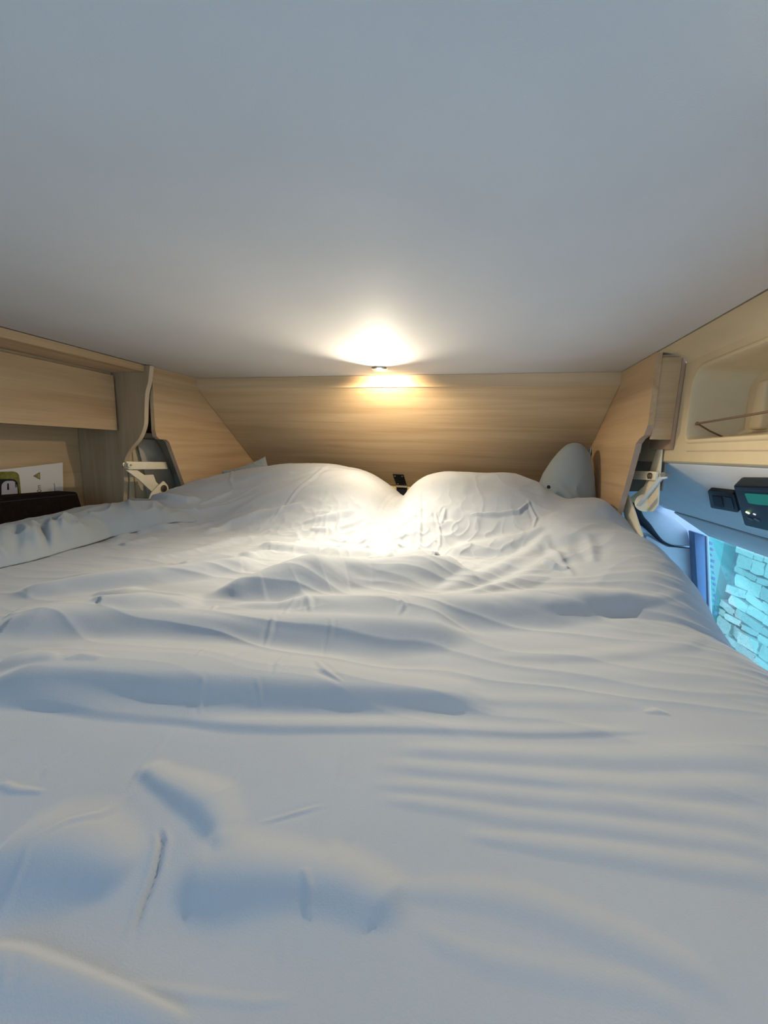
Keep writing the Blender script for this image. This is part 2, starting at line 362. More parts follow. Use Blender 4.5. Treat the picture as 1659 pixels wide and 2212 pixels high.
# black hinge between leaning board and lining
hg = thing('hinge', 'small black steel hinge at the bottom of the leaning headboard', 'hinge', (-0.36, 1.9, 1.58))
def on_far(x, t, off=0.0):   # t metres up the leaning board from its lower edge
    d = Vector((0, a[0] - b[0], a[1] - b[1])).normalized(); nn = Vector((0, -0.6, -0.8))
    return Vector((x, b[0], b[1])) + d * t + nn * off
hx0, hx1 = -0.398, -0.344
bm = bmesh.new()
V = [on_far(hx0, 0.004, 0.001), on_far(hx1, 0.004, 0.001), on_far(hx1 - .004, 0.098, 0.001), on_far(hx0 - .004, 0.098, 0.001)]
A = [bm.verts.new(v) for v in V]; B = [bm.verts.new(v + Vector((0, -0.0015, -0.002))) for v in V]
bm.faces.new(A); bm.faces.new(B[::-1])
for i in range(4): bm.faces.new((A[i], B[i], B[(i + 1) % 4], A[(i + 1) % 4]))
fin('upper_leaf', bm, M['black'], hg)
for hx, t in ((hx0 + .005, .086), (hx1 - .012, .086), (hx0 + .011, .016), (hx1 - .007, .016)):
    p = on_far(hx, t, 0.0025); cyl('rivet', p, p + Vector((0, -0.0016, -0.002)), 0.0042, M['steel'], hg, n=12)
cyl('barrel', (hx0, 1.946, 1.568), (hx1 + .003, 1.946, 1.568), 0.006, M['greyplate'], hg, n=14)
box('lower_leaf', (hx0, 1.956, 1.49), (hx1, 1.9615, 1.562), M['black'], hg)

def downlight(P_, label):
    dl = thing('downlight', label, 'lamp', (P_[0], P_[1], ZC))
    bm = bmesh.new(); prof = [(0.014, 2.0195), (0.014, 2.0155), (0.0215, 2.0145), (0.026, 2.0165), (0.0275, 2.0195)]
    ns = 36; rings = [[bm.verts.new((P_[0] + r * math.cos(2 * math.pi * k / ns), P_[1] + r * math.sin(2 * math.pi * k / ns), z)) for k in range(ns)] for r, z in prof]
    for A, B in zip(rings, rings[1:] + rings[:1]):
        for k in range(ns): bm.faces.new((A[k], A[(k + 1) % ns], B[(k + 1) % ns], B[k]))
    fin('bezel', bm, M['steel'], dl, smooth=True)
    bm = bmesh.new(); bmesh.ops.create_uvsphere(bm, u_segments=24, v_segments=12, radius=0.0138, matrix=Matrix.Translation((P_[0], P_[1], 2.0165)) @ Matrix.Diagonal((1, 1, 0.28, 1)))
    le = fin('lens', bm, M['lens'], dl, smooth=True); le['label'] = 'glowing warm white lens'
downlight(LED, 'small round warm spotlight glowing in the ceiling near the headboard')
downlight(LED2, 'small round warm spotlight in the ceiling above the foot of the bed')

# ------------------------------------------------------------------ folding scissor mechanisms of the bed
def plate(name, yz, x, t, mat, parent, bevel=0.001):
    return prism(name, yz, 0, x, x + t, mat, parent, bevel=bevel)
lm = thing('lift_mechanism', 'ivory folding lift arms in the cut-out left of the bed', 'mechanism', (-1.2, 1.2, 1.5))
box('back_plate', (-1.30, 1.195, 1.42), (-1.275, 1.55, 1.79), M['cream'], lm)
bm = bmesh.new(); add_box(bm, (-1.2745, 1.21, 1.42), (-1.272, 1.214, 1.78)); fin('seam', bm, M['edge_brown'], lm)
plate('mounting_plate', [(1.213, 1.766), (1.312, 1.765), (1.369, 1.666), (1.431, 1.488), (1.327, 1.498), (1.256, 1.507), (1.249, 1.639), (1.224, 1.745)], -1.262, 0.004, M['plate_tan'], lm)
box('side_plate', (-1.262, 1.40, 1.44), (-1.175, 1.406, 1.78), M['greyplate'], lm)
plate('upper_arm', [(1.11, 1.685), (1.288, 1.679), (1.295, 1.651), (1.117, 1.657)], -1.2, 0.006, M['ivory'], lm)
plate('lower_arm', [(1.115, 1.655), (1.161, 1.653), (1.192, 1.633), (1.233, 1.632), (1.244, 1.603), (1.282, 1.569), (1.268, 1.539), (1.217, 1.571), (1.166, 1.617)], -1.209, 0.005, M['ivory'], lm)
plate('bed_bracket', round_poly([(1.204, 1.563), (1.268, 1.607), (1.289, 1.584), (1.292, 1.561), (1.297, 1.499), (1.181, 1.514)], 0.006), -1.197, 0.006, M['ivory'], lm)
def pivot(name, p, r, parent, side, mat='brass'):
    q = Vector(p); cyl(name, q, q + Vector((side * 0.005, 0, 0)), r, M[mat], parent, n=20, bevel=0.0008)
    bm = bmesh.new(); add_cyl(bm, q + Vector((side * 0.005, 0, 0)), q + Vector((side * 0.007, 0, 0)), r * 0.42, n=12); fin('bolt_head', bm, M['steel'], parent, smooth=True)
pivot('pivot', (-1.193, 1.119, 1.672), 0.0085, lm, 1, 'ivory')
pivot('bed_pivot', (-1.19, 1.262, 1.577), 0.0135, lm, 1)
pivot('rear_pivot', (-1.198, 1.103, 1.673), 0.0095, lm, 1, 'steel')

rm = thing('lift_mechanism', 'ivory folding lift arms beside the tapering board near the cab', 'mechanism', (0.47, 1.2, 1.5))
X0 = 0.476
plate('mounting_plate', [(1.511, 1.803), (1.236, 1.793), (1.224, 1.739), (1.22, 1.662), (1.495, 1.633), (1.508, 1.732)], 0.505, 0.003, M['greyplate'], rm)
box('slot', (0.4985, 1.385, 1.765), (0.5045, 1.44, 1.788), M['paper'], rm)
plate('back_bracket', round_poly([(1.247, 1.79), (1.228, 1.793), (1.215, 1.688), (1.203, 1.625), (1.228, 1.6), (1.282, 1.596), (1.344, 1.618), (1.289, 1.696), (1.269, 1.751)], 0.008), 0.4925, 0.004, M['ivory'], rm)
cyl('spring_housing', (0.486, 1.268, 1.621), (0.5, 1.298, 1.617), 0.026, M['ivory'], rm, n=28, bevel=0.002)
plate('upper_arm', [(1.407, 1.709), (1.191, 1.715), (1.194, 1.691), (1.418, 1.682)], 0.474, 0.006, M['ivory'], rm)
plate('lower_arm', [(1.241, 1.691), (1.194, 1.696), (1.277, 1.628), (1.318, 1.606), (1.376, 1.623), (1.318, 1.649)], 0.482, 0.005, M['ivory'], rm)
plate('gas_strut', [(1.151, 1.703), (1.108, 1.706), (1.109, 1.701), (1.133, 1.697), (1.246, 1.612), (1.27, 1.611)], 0.464, 0.004, M['grey_trim'], rm)
plate('bed_bracket', round_poly([(1.383, 1.635), (1.357, 1.641), (1.318, 1.629), (1.261, 1.587), (1.19, 1.533), (1.272, 1.515), (1.326, 1.563), (1.367, 1.601)], 0.005), 0.459, 0.007, M['ivory'], rm)
pivot('pivot', (0.472, 1.22, 1.702), 0.009, rm, -1)
pivot('bed_pivot', (0.4565, 1.357, 1.607), 0.0150, rm, -1)
cyl('rear_pivot', (0.47, 1.142, 1.71), (0.49, 1.164, 1.708), 0.006, M['greyplate'], rm, n=16)

# ------------------------------------------------------------------ right: cream overhead storage moulding
st = thing('overhead_storage', 'cream moulded storage recess above the windscreen at right', 'storage', (0.55, 0.6, 1.75))
FX = 0.50
op = [(1.091, 1.964), (1.127, 1.958), (1.128, 1.932), (1.121, 1.865), (1.118, 1.804), (1.099, 1.79), (1.021, 1.79)]
# opening outline (y, z), running on past the frame's right edge
opening = round_poly([(1.118, 1.962), (1.112, 1.80), (-0.2, 1.80), (-0.2, 1.966)], [0.05, 0.022, 0.03, 0.05], 8)
top_z = 1.992
bm = bmesh.new()
yo0, yo1 = -0.595, 1.95
outer = [(yo1, top_z), (yo1, 1.745), (yo0, 1.745), (yo0, top_z)]
def ring_at(x, pts): return [bm.verts.new((x, y, z)) for y, z in pts]
def grow(pts, d):
    cy = sum(p[0] for p in pts) / len(pts); cz = sum(p[1] for p in pts) / len(pts); hy = max(abs(p[0] - cy) for p in pts); hz = max(abs(p[1] - cz) for p in pts)
    return [(cy + (p[0] - cy) * (1 + d / hy), cz + (p[1] - cz) * (1 + d / hz)) for p in pts]
# face with a hole, made by filling
loops = []
r_out = ring_at(FX, outer); r_b0 = ring_at(FX, grow(opening, 0.014))
eo = [bm.edges.new((r_out[i], r_out[(i + 1) % 4])) for i in range(4)]
ei = [bm.edges.new((r_b0[i], r_b0[(i + 1) % len(r_b0)])) for i in range(len(r_b0))]
bmesh.ops.triangle_fill(bm, use_beauty=True, edges=eo + ei)
prev = r_b0
for dx, gr in ((-0.0035, 0.011), (-0.005, 0.007), (-0.004, 0.003), (0.002, 0.0), (0.03, -0.001), (0.085, -0.006), (0.103, -0.018)):
    cur = ring_at(FX + dx, grow(opening, gr)); nn_ = len(cur)
    for i in range(nn_): bm.faces.new((prev[i], prev[(i + 1) % nn_], cur[(i + 1) % nn_], cur[i]))
    prev = cur
bm.faces.new(prev[::-1])
# cove up to the ceiling and lower lip
cv = [(0.50, top_z), (0.492, 2.004), (0.474, 2.013), (0.445, 2.0185), (0.4305, 2.0185)]
def sweep(pr, y0, y1):
    A = [bm.verts.new((x, y0, z)) for x, z in pr]; B = [bm.verts.new((x, y1, z)) for x, z in pr]
    for i in range(len(pr) - 1): bm.faces.new((A[i], B[i], B[i + 1], A[i + 1]))
sweep(cv, yo0, 1.172)
sweep([(0.50, 1.745), (0.505, 1.7405), (0.516, 1.7395), (0.54, 1.741)], yo0, yo1)
mo = fin('moulding', bm, M['cream'], st, smooth=True)
box('roof_skin', (0.435, yo0, 2.0215), (0.95, yo1, 2.035), M['cream'], st)
tube('groove', [(0.4995, 1.105, 1.7705), (0.4995, 0.6, 1.7705), (0.4995, -0.2, 1.7705)], 0.0015, M['edge'], st, n=6)
# ribs moulded into the recess back
for ry in (1.035, 0.80, 0.56):
    bm = bmesh.new(); add_prism(bm, [(ry - .02, 1.82), (ry + .02, 1.82), (ry + .014, 1.925), (ry - .014, 1.925)], 0, 0.588, 0.61); fin('rib', bm, M['cream'], st, bevel=0.006, seg=3)
cdt = thing('retaining_cord', 'brown elastic cord stretched across the cream storage recess', 'cord', (0.50, 1.085, 1.835))
c0 = (0.503, 1.085, 1.835)
tube('front_strand', [c0, (0.5, 0.85, 1.8385), (0.5, 0.4, 1.842), (0.5, -0.1, 1.836)], 0.0024, M['cord'], cdt)
tube('rear_strand', [c0, (0.535, 1.094, 1.819), (0.566, 1.100, 1.806)], 0.0019, M['cord'], cdt)
bm = bmesh.new(); bmesh.ops.create_uvsphere(bm, u_segments=12, v_segments=8, radius=0.0045, matrix=Matrix.Translation(c0)); fin('end_stop', bm, M['cord'], cdt, smooth=True)

# ------------------------------------------------------------------ cab headliner: leaning pale grey lining, seam, header over the windscreen
NS = Vector((-0.42, 0, -0.65)).normalized() if False else Vector((-0.275, 0, -0.42)).normalized()
def onS(x, y, off=0.0):
    z = 1.745 - (x - 0.5) * 0.275 / 0.42
    return Vector((x, y, z)) + NS * off
NSv = Vector((-0.5478, 0, -0.8366))
def slab_s(name, x0, x1, y0, y1, t, mat, parent=None, lift=0.0):
    bm = bmesh.new(); P4 = [onS(x0, y0, lift), onS(x1, y0, lift), onS(x1, y1, lift), onS(x0, y1, lift)]
    A = [bm.verts.new(p) for p in P4]; B = [bm.verts.new(p + NS * t) for p in P4]
    bm.faces.new(A); bm.faces.new(B[::-1])
    for i in range(4): bm.faces.new((A[i], B[i], B[(i + 1) % 4], A[(i + 1) % 4]))
    return fin(name, bm, mat, parent, bevel=0.003)
hl = thing('cab_headliner', 'pale grey lining leaning down from cream storage to the windscreen', 'headliner', (0.7, 1.0, 1.5))
slab_s('upper_lining', 0.512, 0.826, -0.595, 1.95, -0.012, M['grey_lining'], hl)
slab_s('header_trim', 0.831, 0.972, -0.595, 1.868, -0.012, M['grey_lining'], hl, lift=0.004)
tube('seam', [onS(0.8285, 1.86, -0.004), onS(0.8285, 0.7, -0.004), onS(0.8285, -0.4, -0.004)], 0.003, M['dark'], hl, n=6)

def poly_s(name, pts, t, mat, parent, lift=0.0, bevel=0.0, rad=0.0):
    """prism standing proud of the leaning lining; pts are (x, y)"""
    p = round_poly(pts, rad) if rad else pts
    bm = bmesh.new(); A = [bm.verts.new(onS(x, y, lift)) for x, y in p]; B = [bm.verts.new(onS(x, y, lift + t)) for x, y in p]
    n = len(p); bm.faces.new(A); bm.faces.new(B[::-1])
    for i in range(n): bm.faces.new((A[i], B[i], B[(i + 1) % n], A[(i + 1) % n]))
    return fin(name, bm, mat, parent, bevel=bevel)
def S2(*ps): return [(p[0], p[1]) for p in ps]
sw = thing('switch_block', 'small black switch block on the grey cab lining', 'switch', (0.63, 1.18, 1.64))
poly_s('housing', S2((0.5982, 1.178, 1.681), (0.5937, 1.064, 1.684), (0.6852, 1.195, 1.624), (0.6939, 1.337, 1.618)), 0.010, M['black'], sw, 0.0005, 0.0025, 0.014)
poly_s('left_rocker', S2((0.6191, 1.193, 1.667), (0.6163, 1.148, 1.669), (0.6711, 1.232, 1.633), (0.6719, 1.278, 1.632)), 0.0025, M['dark'], sw, 0.0107, 0.001)
poly_s('right_rocker', S2((0.6121, 1.13, 1.672), (0.6131, 1.103, 1.671), (0.6714, 1.186, 1.633), (0.6731, 1.223, 1.632)), 0.002, M['slate'], sw, 0.0107, 0.001)
cp = thing('control_panel', 'black control panel with green display and small indicator lights', 'control panel', (0.62, 0.95, 1.66))
poly_s('housing', S2((0.5424, 0.9672, 1.717), (0.5316, 0.8257, 1.724), (0.7185, 1.04, 1.602), (0.7234, 1.123, 1.599), (0.7285, 1.228, 1.595)), 0.020, M['slate'], cp, 0.0005, 0.004, 0.016)
poly_s('upper_bezel', S2((0.5465, 0.9664, 1.715), (0.5359, 0.835, 1.722), (0.5483, 0.8524, 1.713), (0.5598, 0.9879, 1.706)), 0.002, M['black'], cp, 0.0205, 0.0008)
dsp = poly_s('display', S2((0.5676, 0.9696, 1.701), (0.5595, 0.876, 1.706), (0.5964, 0.9235, 1.682), (0.6032, 0.9766, 1.677), (0.6049, 1.016, 1.676)), 0.0012, M['lcd'], cp, 0.0208, 0.0, 0.006); dsp['label'] = 'dark green display'
def dot_s(name, p, r, mat, parent, lift=0.0208, t=0.002):
    q0 = onS(p[0], p[1], lift); cyl(name, q0, q0 + NS * t, r, mat, parent, n=14)
dot_s('indicator_light', (0.6504, 1.091, 1.647), 0.0042, M['led_yellow'], cp)
dot_s('indicator_light', (0.6508, 1.068, 1.646), 0.0030, M['led_white'], cp)
dot_s('button', (0.6803, 1.13, 1.627), 0.0065, M['button'], cp)
dot_s('button', (0.6772, 1.1, 1.629), 0.0065, M['button'], cp)

# ------------------------------------------------------------------ cab side, pillar, windscreen
struct(box('wall_right', (0.50, 1.955, 0.0), (1.01, 1.975, 2.03), M['grey_trim']))
dt = thing('side_trim', 'pale blue-grey moulded side trim of the cab below the headliner', 'trim', (0.8, 1.93, 1.2))
prism('upper_cover', round_poly([(0.5636, 1.567), (0.7017, 1.547), (0.8596, 1.495), (0.9173, 1.449), (0.9401, 1.372), (0.8484, 1.372), (0.7597, 1.42), (0.6667, 1.413), (0.581, 1.406)], 0.01), 1, 1.925, 1.953, M['grey_trim'], dt, bevel=0.004)
prism('lower_cover', round_poly([(0.7612, 1.407), (0.8497, 1.362), (0.943, 1.363), (0.9786, 1.259), (1.044, 0.8587), (0.8323, 0.8242)], 0.01), 1, 1.925, 1.953, M['grey_trim'], dt, bevel=0.004)
ws = thing('weather_strip', 'dark rubber door seal curving behind the bed edge at right', 'seal', (0.7, 1.9, 1.3))
tube('seal', smooth_path([(0.6799, 1.9, 1.55), (0.7127, 1.9, 1.49), (0.7497, 1.9, 1.455), (0.781, 1.905, 1.423), (0.824, 1.91, 1.385), (0.88, 1.918, 1.367), (0.9391, 1.922, 1.365)], 6), [0.024 - 0.022 * min(1, i / 30) for i in range(37)], M['slate'], ws, n=12)
ap = thing('windscreen_pillar', 'dark blue-grey padded pillar at the left edge of the windscreen', 'pillar', (1.0, 1.88, 0.9))
def pil(name, px, y0, y1, mat, bevel=0.006):
    return prism(name, px, 1, y0, y1, mat, ap, bevel=bevel)
pil('cover', [(0.9161, 1.447), (0.9599, 1.436), (1.007, 1.145), (1.057, 0.8497), (1.044, 0.8474), (0.9734, 1.141)], 1.87, 1.92, M['pillar'])
pil('inner_cover', [(0.9619, 1.434), (0.9738, 1.433), (1.024, 1.147), (1.078, 0.8532), (1.061, 0.8503), (1.011, 1.145)], 1.868, 1.90, M['grey_trim'])
# windscreen: leaning glass from the header down and forward
wd = bpy.data.objects.new('window_2', None); C.objects.link(wd); wd['kind'] = 'structure'; wd.location = (0.98, 0.7, 1.43)
def glass_pt(t, y): return Vector((0.975 + 0.36 * t, y, 1.425 - 0.75 * t))
bm = bmesh.new(); G4 = [glass_pt(0, -0.4), glass_pt(1, -0.4), glass_pt(1, 1.868), glass_pt(0, 1.868)]
A = [bm.verts.new(p) for p in G4]; B = [bm.verts.new(p + Vector((0.0045, 0, 0.0021))) for p in G4]
bm.faces.new(A); bm.faces.new(B[::-1])
for i in range(4): bm.faces.new((A[i], B[i], B[(i + 1) % 4], A[(i + 1) % 4]))
fin('pane', bm, M['glass'], wd)
bm = bmesh.new()
for k in range(13):   # little printed marks down the side glass, next to the pillar
    xm = 1.006 + 0.0052 * k + .003 * (k % 2); zm = 1.40 - 0.026 * k
    add_prism(bm, [(xm, zm), (xm + .012 - .004 * (k % 3), zm - .003), (xm + .010, zm - .016), (xm + .002 * (k % 3), zm - .012)], 1, 1.920, 1.9235)
box('quarter_pane', (0.985, 1.925, 0.3), (1.75, 1.929, 1.45), M['glass'], wd)
fm = fin('printed_marks', bm, M['pillar'], wd); fm['kind'] = 'stuff'
db = thing('dashboard', 'grey dashboard under the windscreen', 'dashboard', (1.4, 0.7, 0.7))
prism('shell', round_poly([(1.05, 0.25), (1.05, 0.50), (1.12, 0.56), (1.32, 0.56), (1.40, 0.50), (1.40, 0.25)], 0.03), 1, -0.4, 1.9, M['grey_trim'], db)
bn = thing('bonnet', 'unseen white bonnet outside the windscreen, added to bounce daylight up', 'bonnet', (1.8, 0.7, 0.3))
prism('shell', [(1.42, 0.0), (1.42, 0.52), (1.75, 0.50), (2.05, 0.40), (2.2, 0.2), (2.2, 0.0)], 1, -0.45, 1.85, M['white_paint'], bn, bevel=0.02)  # added as a reflector that throws daylight up onto the cab lining
struct(box('floor_outside', (1.76, -4, -0.9), (7, 9, -0.85), M['ground'])).name = 'ground'

# ------------------------------------------------------------------ stone wall outside
sw_ = thing('stone_wall', 'pale rough stone wall outside the windscreen', 'wall', (2.4, 3.6, -0.85))
box('core', (2.36, 2.2, -0.85), (2.7, 5.4, 2.4), M['mortar'], sw_)
box('smooth_pier', (2.26, 4.10, -0.85), (2.5, 4.36, 2.0), M['pier'], sw_, bevel=0.01)
def stone_mesh(i):
    rnd = random.Random(100 + i); bm = bmesh.new(); r = bmesh.ops.create_cube(bm, size=1.0)
    bmesh.ops.subdivide_edges(bm, edges=bm.edges, cuts=2, use_grid_fill=True)
    for v in bm.verts:
        k = v.co.length; v.co = v.co * (0.5 / k * 0.35 + 0.82) if k > 0.6 else v.co * 1.06
        v.co += Vector([rnd.uniform(-.06, .06) for _ in range(3)])
    me = bpy.data.meshes.new('stone'); bm.to_mesh(me); bm.free(); me.materials.append(STONES[i % 5]); 
    return me
SM = [stone_mesh(i) for i in range(12)]
rnd = random.Random(8); z = -0.15; ns_ = 0
while z < 1.45 and ns_ < 290:
    h = rnd.uniform(0.06, 0.12); y = 2.75 + rnd.uniform(-.1, 0)
    while y < 4.5 and ns_ < 290:
        wd_ = rnd.uniform(0.09, 0.26)
        if not (y + wd_ > 4.12):
            o = link('stone', SM[rnd.choice([0, 1, 2, 3, 5, 6, 7, 8, 10, 11, 12 % 12, 4 if rnd.random() < .5 else 1])])
            o.matrix_world = Matrix.Translation((2.345 + rnd.uniform(-.012, .012), y + wd_ / 2, z + h / 2)) @ Matrix.Rotation(rnd.uniform(-.13, .13), 4, 'X') @ Matrix.Diagonal((0.09, wd_ - .012, (h - .012) * rnd.uniform(.78, 1.04), 1))
            mw = o.matrix_world.copy(); o.parent = sw_; o.matrix_parent_inverse = Matrix.Translation(sw_.location).inverted(); ns_ += 1
        y += wd_
    z += h

# ------------------------------------------------------------------ bedding
def sstep(a,b,x):
    t=np.clip((x-a)/(b-a),0,1); return t*t*(3-2*t)
CX=[-1.4,-1.295,-1.17,-1.05,-.914,-.78,-.615,-.454,-.357,-.300,-.262,-.218,-.137,0,.119,.217,.268,.34,.42,.6]
CZ=[1.56,1.57,1.602,1.634,1.657,1.678,1.684,1.660,1.602,1.535,1.590,1.648,1.670,1.672,1.676,1.660,1.620,1.575,1.556,1.54]
EYD=[.5,.65,.75,.85,.95,1.1,1.3]
EXD=[0.357, 0.367, 0.342, 0.344, 0.363, 0.367, 0.375]
RY=[-.3,.4,.65,.75,.79,.87,1.0,1.1,1.3,1.5,1.9]
RZ=[1.455,1.455,1.458,1.462,1.482,1.512,1.540,1.560,1.552,1.545,1.53]
def base_height(X,Y):
    z=np.full(np.shape(X),1.463)+0*Y
    zr=np.interp(Y,RY,RZ)
    z=z+(zr-z)*sstep(.0,.42,X)
    zl=np.interp(Y,[.6,.9,1.0,1.08,1.16,1.3,1.5],[1.463,1.463,1.475,1.525,1.550,1.560,1.59])
    z=z+(zl-z)*sstep(-.85,-1.12,X)
    c=sum(np.interp(X+d_,CX,CZ) for d_ in (-.032,-.016,0,.016,.032))/5+.002
    t=np.clip((Y-1.10)/.40,0,1)
    P=np.sin(np.pi/2*t)**1.5
    r=np.clip((Y-1.56)/.34,0,1)
    P=P*(1-.75*r*r)
    z=z+np.maximum(c-z,0)*P
    xe=np.interp(Y,EYD,EXD)
    d=np.clip((X-xe)/.15,0,.995)
    return z-.13*(1-np.sqrt(1-d*d))-2.2*np.maximum(X-xe-.14,0)

_perm = np.random.RandomState(3).permutation(512)
_g = np.random.RandomState(5).uniform(0, 2 * np.pi, 512)
def perlin(x, y, seed=0):
    xi = np.floor(x).astype(int); yi = np.floor(y).astype(int); xf = x - xi; yf = y - yi
    def gr(ix, iy, dx, dy):
        h = _g[_perm[(_perm[(ix + seed * 17) & 511] + iy) & 511]]; return np.cos(h) * dx + np.sin(h) * dy
    u = xf ** 3 * (xf * (xf * 6 - 15) + 10); v = yf ** 3 * (yf * (yf * 6 - 15) + 10)
    a_ = gr(xi, yi, xf, yf); b_ = gr(xi + 1, yi, xf - 1, yf); c_ = gr(xi, yi + 1, xf, yf - 1); d_ = gr(xi + 1, yi + 1, xf - 1, yf - 1)
    return (a_ * (1 - u) + b_ * u) * (1 - v) + (c_ * (1 - u) + d_ * u) * v * 1.0
def ridged(x, y, seed): return 1 - np.minimum(1, np.abs(perlin(x, y, seed)) * 3.2)
def gauss(X, Y, cx, cy, sx, sy): return np.exp(-((X - cx) / sx) ** 2 - ((Y - cy) / sy) ** 2)

